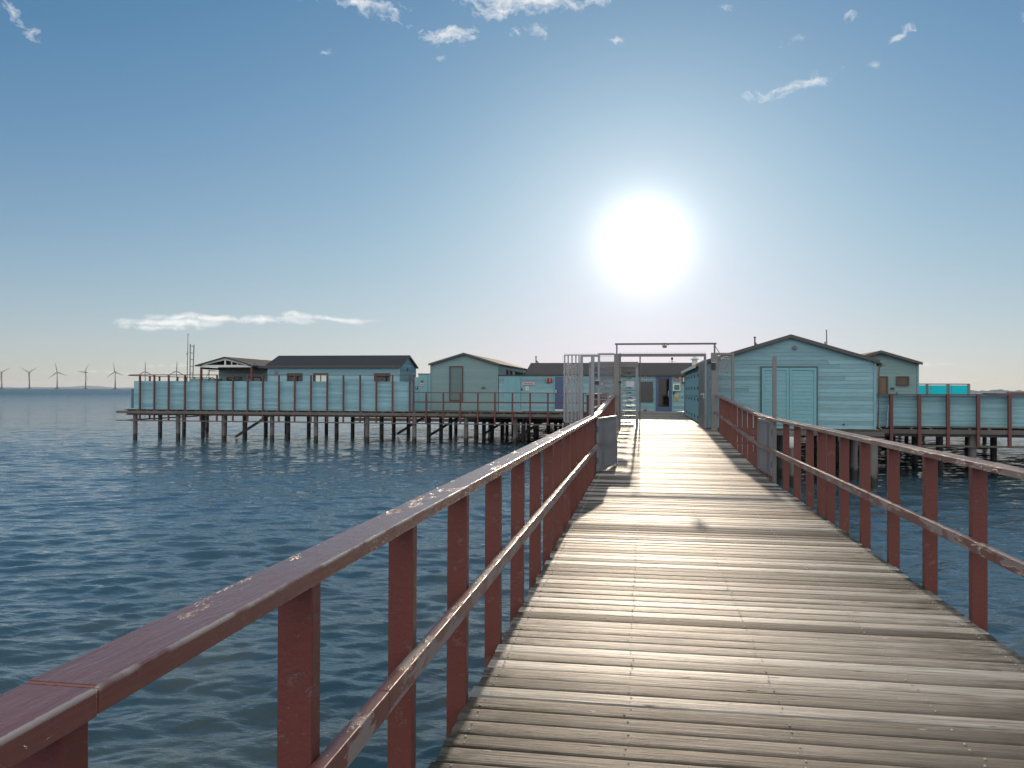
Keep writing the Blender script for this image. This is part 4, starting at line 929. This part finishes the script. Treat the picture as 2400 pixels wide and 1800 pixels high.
# box and bicycle-ish rack top behind the screen
mb = MB(); mb.box(X(446, 46.5), X(508, 46.5), 46.5, 47.2, PLAT, Z(470, 887, 46.5)); tag(mb.build('deck_box', TEALG), 'low grey green box behind the screen left of the shelter wall', 'box')
mb = MB(); t_ = [(X(497, 46.2)+.23*math.cos(a_), 46.2, Z(497, 893, 46.2)-.02+.23*math.sin(a_)) for a_ in [math.pi*i/10 for i in range(11)]]; mb.tube(t_, .025, 6)
tag(mb.build('tyre_hoop', BLACK), 'black half hoop standing above the screen beside the grey green box', 'hoop')

# --- ladder, mast and aerials
YL = 46.6; lm = MB(); xm_ = X(440, YL)
lm.tube([(X(437.5, YL), YL, PLAT), (xm_, YL, Z(440, 783, YL))], [.035, .02], 8); lm.tube([(xm_-.06, YL, Z(440, 783, YL)), (xm_+.07, YL, Z(440, 783.5, YL))], .015, 6)
lm.tube([(X(436, YL), YL, Z(436, 831, YL)), (X(441, YL), YL, Z(441, 825, YL))], .02, 6)
tag(lm.build('aerial_mast', GALVD), 'tall thin mast standing directly left of the ladder', 'mast')
ld = thing('ladder', 'tall metal ladder standing upright beside the thin mast', 'ladder', (X(448, YL), YL, PLAT))
p0, p1 = (443, 895), (443.2, 806); q0, q1 = (448, 895), (452, 807.5)
P3 = lambda p: Vector((X(p[0], YL), YL+.1, Z(p[0], p[1], YL)))
mb = MB(); a0 = P3(p0); a0.z = PLAT; b0 = P3(q0); b0.z = PLAT
a1, b1 = P3(p1), P3(q1); mb.tube([a0, a1], .03, 6); mb.tube([b0, b1], .03, 6); mb.build('stile', GALVD, ld)
mb = MB()
for i in range(1, 9):
    t_ = 1-.055-i*.0+0; f_ = .97-(i-1)*.105; mb.tube([a0.lerp(a1, f_), b0.lerp(b1, f_)], .022, 6)
mb.build('rung', GALVD, ld)
def flagpole(label, px, ytop, ybot, Yp, flip=1):
    r = thing('flagpole', label, 'flag', (X(px, Yp), Yp, Z(px, ybot, Yp)), 'small blue and yellow flags')
    x_ = X(px, Yp); zt_ = Z(px, ytop, Yp); zb_ = PLAT+1.5
    mb = MB(); mb.tube([(x_, Yp, zb_), (x_, Yp, zt_)], .035, 8); mb.tube([(x_, Yp, zt_), (x_, Yp, zt_+.06)], .055, 8); mb.build('pole', BROWN, r)
    for nm, m_, s0, s1 in (('flag_cloth', MATS['flag_blue'], 0, 1), ('flag_stripe', MATS['flag_yellow'], .28, .5)):
        mb = MB(); n = 12; V = []; h = .85
        for i in range(n+1):
            u = i/n; yy = .05*math.sin(u*9)
            V.append((x_+.03+u*.42, Yp+yy-(.004 if s0 else 0), zt_-.2-u*.42-h*.45*(1-u)*s0)); V.append((x_+.03+u*.42, Yp+yy-(.004 if s0 else 0), zt_-.2-u*.42-h*.45*(1-u)*s1-.02))
        mb.poly(V, [(2*i, 2*i+2, 2*i+3, 2*i+1) for i in range(n)]); mb.build(nm, m_, r)
plain('flag_blue', (.05, .16, .42), .8, 0, .05); plain('flag_yellow', (.75, .5, .04), .8, 0, .05)
flagpole('flagpole with a drooping blue and yellow flag behind the gabled cabin with the brown window', 1256, 837, 853, 54)
flagpole('flagpole with a drooping blue and yellow flag peeking over the boat store roof', 1769, 792, 806, 41)
mb = MB(); mb.tube([(X(1938.5, 41.5), 41.5, 2.5), (X(1937, 41.5), 41.5, Z(1937, 774, 41.5))], [.04, .025], 8); mb.tube([(X(1935, 41.5), 41.5, Z(1937, 774, 41.5)), (X(1938, 41.5), 41.5, Z(1937, 773, 41.5))], .02, 6)
tag(mb.build('aerial_mast', GALVD), 'tall thin aerial rising behind the boat store roof', 'mast')
mb = MB(); mb.tube([(X(1933.5, 41), 41, 2.5), (X(1933.5, 41), 41, Z(1933.5, 801, 41))], .035, 8)
tag(mb.build('vent_pipe', GALVD), 'short pipe stub beside the tall aerial behind the boat store roof', 'pipe')

# ------------------------------------------------------------------ security gate and turnstile
G = 25.8
sg = thing('security_gate', 'tall grey steel security gate frame with mesh side panels across the end of the boardwalk', 'gate', (.7, G, PLAT))
gl, gr = -.83, 2.17; ft = Z(1446, 829, G)
mb = MB(); mb.box(gl-.085, gl+.085, G-.09, G+.09, PLAT-.2, ft); mb.box(gl+.087, gl+.13, G-.05, G+.09, PLAT-.2, ft+.02); mb.build('post', GALVD, sg, .005)
mb = MB(); mb.box(gr-.10, gr+.10, G-.09, G+.09, PLAT-.2, Z(1673, 827, G)); mb.build('post', GALVD, sg, .005)
mb = MB(); zc = Z(1446, 804.5, G); mb.box(gl-.06, gr+.06, G-.03, G+.03, zc-.055, zc); mb.box(gl-.025, gl+.02, G-.02, G+.02, ft, zc-.055); mb.box(gr-.02, gr+.03, G-.02, G+.02, ft-.05, zc-.055); mb.bar((gr+.02, G, zc-.1), (gr+.16, G, ft), .02, .02); mb.build('crossbar', STEELD, sg)
def mesh_panel(root, xa, xb, za, zb, Yp, name='mesh_panel', cell=.062, m=GALV, cellz=None):
    mb = MB(); t_ = .006; xx = xa+cell/2
    while xx < xb: mb.box(xx-t_/2, xx+t_/2, Yp-t_/2, Yp+t_/2, za, zb); xx += cell
    zz = za+.1; cellz = cellz or .16
    while zz < zb: mb.box(xa, xb, Yp-t_, Yp, zz-t_/2, zz+t_/2); zz += cellz
    mb.build(name, m, root)
def expanded(root, xa, xb, za, zb, Yp, c=.05):
    """expanded anti-climb metal: two sets of slanted strands, ragged fringe"""
    mb = MB(); W_, H_ = xb-xa, zb-za; n = int((W_+H_)/c)
    for i in range(n):
        for s in (1, -1):
            # line x - s*z = const clipped to the rectangle
            o = i*c; pts = []
            x_a, z_a = (o, 0) if o <= W_ else (W_, o-W_); x_b, z_b = (0, o) if o <= H_ else (o-H_, H_)
            if s < 0: x_a, x_b = W_-x_a, W_-x_b
            mb.bar((xa+x_a, Yp, za+z_a), (xa+x_b, Yp+.004*s, za+z_b), .017, .009)
    for i in range(int(W_*H_*420)):
        x_, z_ = xa+random.uniform(-.02, W_+.02), za+random.uniform(0, H_); a_ = random.uniform(0, 6.28)
        mb.bar((x_, Yp-.02, z_), (x_+.03*math.cos(a_), Yp+.03, z_+.03*math.sin(a_)), .006, .006)
    mb.build('expanded_mesh', GALV, root)
def spikes(root, xa, xb, Yp, z, h=.06, step=.052):
    mb = MB(); xx = xa
    while xx <= xb: mb.bar((xx, Yp, z), (xx, Yp, z+h), .006, .006); xx += step
    mb.build('spikes', GALV, root)
# left mesh panel between two posts
lx_ = X(1403.5, G); zt_ = Z(1420, 828, G)
mb = MB(); mb.box(lx_-.035, lx_+.035, G-.04, G+.04, PLAT-.2, zt_); mb.box(lx_+.035, gl-.085, G-.035, G+.035, zt_-.06, zt_); mb.build('panel_frame', GALV, sg)
mesh_panel(sg, lx_+.035, gl-.085, PLAT+.1, zt_-.06, G); spikes(sg, lx_, gl-.08, G, zt_, .02, .03)
expanded(sg, lx_+.035, gl-.085, PLAT+1.0, zt_-.42, G+.35, .05)
# right mesh panel
rx_ = X(1717.5, G)
mb = MB(); mb.box(rx_-.04, rx_+.04, G-.04, G+.04, PLAT-.2, zt_); mb.box(gr+.10, rx_-.04, G-.035, G+.035, zt_-.07, zt_); mb.build('panel_frame', GALVD, sg)
mesh_panel(sg, gr+.10, rx_-.04, PLAT+.1, zt_-.07, G); spikes(sg, gr+.05, rx_, G, zt_, .02, .03)
expanded(sg, gr+.11, rx_-.045, zt_-.62, zt_-.1, G+.02, .05)
# inner frame with spikes
GI = 26.9; zi = Z(1550, 829, GI)
mb = MB(); mb.box(-.74, 2.0, GI-.05, GI+.05, zi-.095, zi); mb.box(1.93, 2.0, GI-.045, GI+.045, PLAT, zi-.096); mb.tube([(-.11, GI, zi-.1), (-.11, GI, PLAT)], .022, 8); mb.build('inner_frame', GALVD, sg)
spikes(sg, -.7, 1.98, GI, zi)
# comb screen out over the water
cs = thing('comb_screen', 'spiked grey metal screen of upright bars reaching out over the water left of the gate', 'screen', (-2.2, G, .5))
cx = [X(p, G) for p in (1323.4, 1331.5, 1340.5, 1349.5, 1357)]; cz0, cz1 = Z(1340, 988, G), Z(1340, 831, G)
mb = MB()
for x_ in cx: mb.box(x_-.02, x_+.02, G-.02, G+.02, cz0, cz1-.035)
mb.build('bars', GALV, cs)
mb = MB(); mb.box(cx[0]-.02, cx[-1]+.02, G-.022, G+.022, cz1-.034, cz1); mb.box(cx[0]-.02, cx[-1]+.02, G-.022, G+.022, cz0-.03, cz0-.001)
p_ = X(1363, G); mb.box(p_-.042, p_+.042, G-.04, G+.04, .3, cz1); mb.box(p_+.042, lx_-.036, G-.04, G+.04, cz1-.075, cz1); mb.build('frame', GALV, cs)
expanded(cs, cx[0]-.05, p_+.05, cz0, cz1-.3, G+.05, .045)
spikes(cs, cx[0], lx_-.05, G, cz1, .055)
mb = MB()
for i in range(6): mb.bar((cx[0]-.02, G, cz1-.05-i*.055), (cx[0]-.075, G, cz1-.05-i*.055), .006, .006)
mb.build('side_spikes', GALV, cs)
# open sheet leaf folded back along the boat store
ol = thing('steel_gate_leaf', 'solid grey sheet steel gate leaf standing open against the boat store wall', 'gate', (1.95, 26, PLAT))
zl = Z(1660, 848, 27.5); mb = MB()
for i in range(9): u = 26.15+i*.31; mb.box(1.905 if i % 2 else 1.915, 1.945, u, u+.305, PLAT+.06, zl-.03)
mb.build('sheet', GALVD, ol)
mb = MB(); mb.box(1.90, 1.96, 26.05, 26.14, PLAT+.03, zl); mb.box(1.90, 1.96, 28.95, 29.04, PLAT+.03, zl); mb.box(1.90, 1.96, 26.14, 28.95, zl-.029, zl+.03); mb.box(1.9, 1.96, 26.14, 28.95, PLAT+.01, PLAT+.058); mb.build('frame', GALV, ol)
mb = MB(); mb.box(1.87, 1.90, 26.2, 26.3, PLAT+.95, PLAT+1.12); mb.tube([(1.88, 26.25, PLAT+1.1), (1.80, 26.25, PLAT+1.1), (1.80, 26.38, PLAT+1.1)], .012, 6); mb.build('lock', STAIN, ol)
# turnstile
ts = thing('full_height_turnstile', 'full height steel turnstile with horizontal arms just behind the gate', 'turnstile', (-.9, 27.2, PLAT))
tz1, tz0 = Z(1475, 849, 27), Z(1475, 862, 27)
mb = MB(); mb.box(-1.75, -.17, 26.55, 27.9, tz0, tz1); mb.build('canopy', GALVD, ts, .01)
mb = MB()
for (x_, y_) in ((-1.72, 26.6), (-.21, 26.6), (-1.72, 27.85), (-.21, 27.85)): mb.box(x_-.04, x_+.04, y_-.04, y_+.04, PLAT, tz0)
mb.build('frame_post', GALV, ts)
mb = MB(); mb.tube([(-.92, 27.2, PLAT), (-.92, 27.2, tz0)], .05, 12); rt = mb.build('rotor', STAIN, ts, smooth=True)
for wng in range(3):
    a_ = math.radians(20+120*wng); mb = MB()
    for i in range(11): zz = PLAT+.14+i*.165; mb.tube([(-.92, 27.2, zz), (-.92+.56*math.cos(a_), 27.2+.56*math.sin(a_), zz)], .019, 8)
    mb.build('arms', STAIN, rt, smooth=True)
mb = MB()
for i in range(11): zz = PLAT+.22+i*.165; mb.bar((-.25, 26.62, zz), (-.66, 26.75, zz), .045, .03)
mb.build('fixed_comb', GALV, ts)
mb = MB(); mb.box(-1.6, -.3, 26.58, 26.64, PLAT+.02, PLAT+.1); mb.build('base_beam', GALVD, ts)
mb = MB()
for i in range(8): zz = PLAT+.25+i*.22; mb.bar((-1.68, 26.62, zz), (-1.2, 26.66, zz), .03, .03)
mb.build('side_bars', GALV, ts)
mb = MB(); mb.box(-.56, -.30, 26.48, 26.55, Z(1470, 906, 26.5), Z(1470, 893, 26.5)); mb.build('sign_plate', SIGNW, ts)
mb = MB(); x_ = X(1411, 26.6); mb.tube([(x_, 26.5, Z(1411, 900, 26.5)), (x_, 26.47, Z(1411, 900, 26.5))], .025, 8); mb.build('status_light', LED, ts)
def card_reader(label, px, pya, pyb, w_, Yp):
    r = thing('card_reader', label, 'card reader', (X(px, Yp), Yp, Z(px, pyb, Yp))); x_ = X(px, Yp); za, zb = Z(px, pyb, Yp), Z(px, pya, Yp)
    mb = MB(); mb.box(x_-w_/2, x_+w_/2, Yp-.05, Yp, za, zb); mb.build('housing', BLACK, r, .006)
    mb = MB(); mb.box(x_-w_/2-.005, x_+w_/2+.005, Yp-.07, Yp+.0, zb+.001, zb+.014); mb.build('rain_hood', STAIN, r)
card_reader('black card reader on the mesh panel frame beside the handrail', 1398.5, 893, 902, .12, G-.05)
card_reader('small black card reader on the left gate post beside the turnstile', 1453.5, 892, 898, .06, G-.1)
card_reader('dark intercom box high on the right gate post', 1672, 850, 866, .12, G-.1)
fl = thing('floodlight', 'small floodlight hanging under the middle of the thin crossbar', 'lamp', (X(1559, G), G, zc-.2))
x_ = X(1559, G); mb = MB(); mb.box(x_-.09, x_+.05, G-.07, G+.07, zc-.135, zc-.075); mb.box(x_-.07, x_+.03, G-.06, G+.05, zc-.15, zc-.136); mb.build('housing', STEELD, fl, .005)
mb = MB(); mb.box(x_-.03, x_-.01, G-.01, G+.01, zc-.075, zc+.0-.056); mb.tube([(x_+i*.03-.1, G-.035, zc-.04-.03*math.cos(i)) for i in range(8)], .006, 5); mb.build('bracket', BLACK, fl)

# ------------------------------------------------------------------ wind turbines
def turbine(px, py_hub, D, rot, yaw, label, R=38):
    t = (px-1200)/1900.0; a = math.atan(t)-TH; dd = D/math.cos(a+TH)
    x, y = math.sin(a)*dd, math.cos(a)*dd
    r = thing('wind_turbine', label, 'wind turbine', (x, y, SEA), 'row of wind turbines on the horizon'); H = 64
    mb = MB(); mb.tube([(x, y, SEA-2), (x, y, SEA+4)], 8, 14); mb.build('foundation', STEELD, r)
    mb = MB(); mb.tube([(x, y, SEA+4), (x, y, SEA+H)], [2.6, 1.7], 14); mb.build('tower', TURB, r, smooth=True)
    n = Vector((math.sin(yaw), -math.cos(yaw), 0)); sd = Vector((n.y, -n.x, 0)); hub = Vector((x, y, SEA+H+1.5))+n*5
    mb = MB(); mb.bar(hub-n*11, hub-n*1, 3.6, 3.8); mb.tube([hub-n*1, hub+n*1.5, hub+n*2.6], [1.8, 1.6, .4], 10); mb.build('nacelle', TURB, r)
    for i in range(3):
        q = rot+i*2*math.pi/3; d = sd*math.sin(q)+Vector((0, 0, 1))*math.cos(q); e = d.cross(n)
        mb = MB(); P = []
        for (u, c) in ((1, .9), (6, 1.9), (12, 1.7), (24, 1.1), (R, .35)):
            for (ee, nn) in ((-c, 0), (0, .35), (c, 0), (0, -.35)): P.append(hub+d*u+e*ee+n*nn)
        fs = [(0, 1, 2, 3), (19, 18, 17, 16)]+[(4*k_+j, 4*k_+(j+1) % 4, 4*k_+4+(j+1) % 4, 4*k_+4+j) for k_ in range(4) for j in range(4)]
        mb.poly(P, fs); mb.build('blade', TURB, r)
    return r
R_ = math.radians
turbine(4.2, 872, 3260, R_(58), .2, 'wind turbine cut by the picture edge, first in the row')
turbine(69, 872, 3240, R_(-60), .15, 'wind turbine with a Y shaped rotor, second in the row')
turbine(134, 871, 3180, R_(10), .5, 'wind turbine with its rotor turned side on, third in the row')
turbine(200.7, 871, 3140, R_(-33), -.2, 'wind turbine with a blade pointing straight sideways, fourth in the row')
turbine(270, 870, 3040, R_(7), .1, 'wind turbine fully clear of the pier with a broad rotor, fifth in the row')
turbine(340.5, 869.5, 2960, R_(0), .5, 'wind turbine above the corner of the teal screen, sixth in the row')
turbine(414, 869, 2880, R_(-2), .5, 'wind turbine just left of the thin mast, seventh in the row')
turbine(490, 868.5, 2800, R_(28), 1.1, 'wind turbine half hidden under the shelter roof beam')

# ------------------------------------------------------------------ sea haze
hm_ = bpy.data.materials.new('sea_haze'); hm_.use_nodes = True; ht = hm_.node_tree; ht.nodes.clear()
hk = NT(ht); ho = hk.n('ShaderNodeOutputMaterial'); hv = hk.n('ShaderNodeVolumePrincipled')
hv.inputs['Color'].default_value = (.86, .92, 1, 1); hv.inputs['Density'].default_value = 3.2e-5; hv.inputs['Anisotropy'].default_value = .2
ht.links.new(hv.outputs[0], ho.inputs['Volume'])
mb = MB(); mb.box(-15500, 15500, -400, 15500, SEA-4, 125, .5)
tag(mb.build('haze', hm_), kind='stuff')
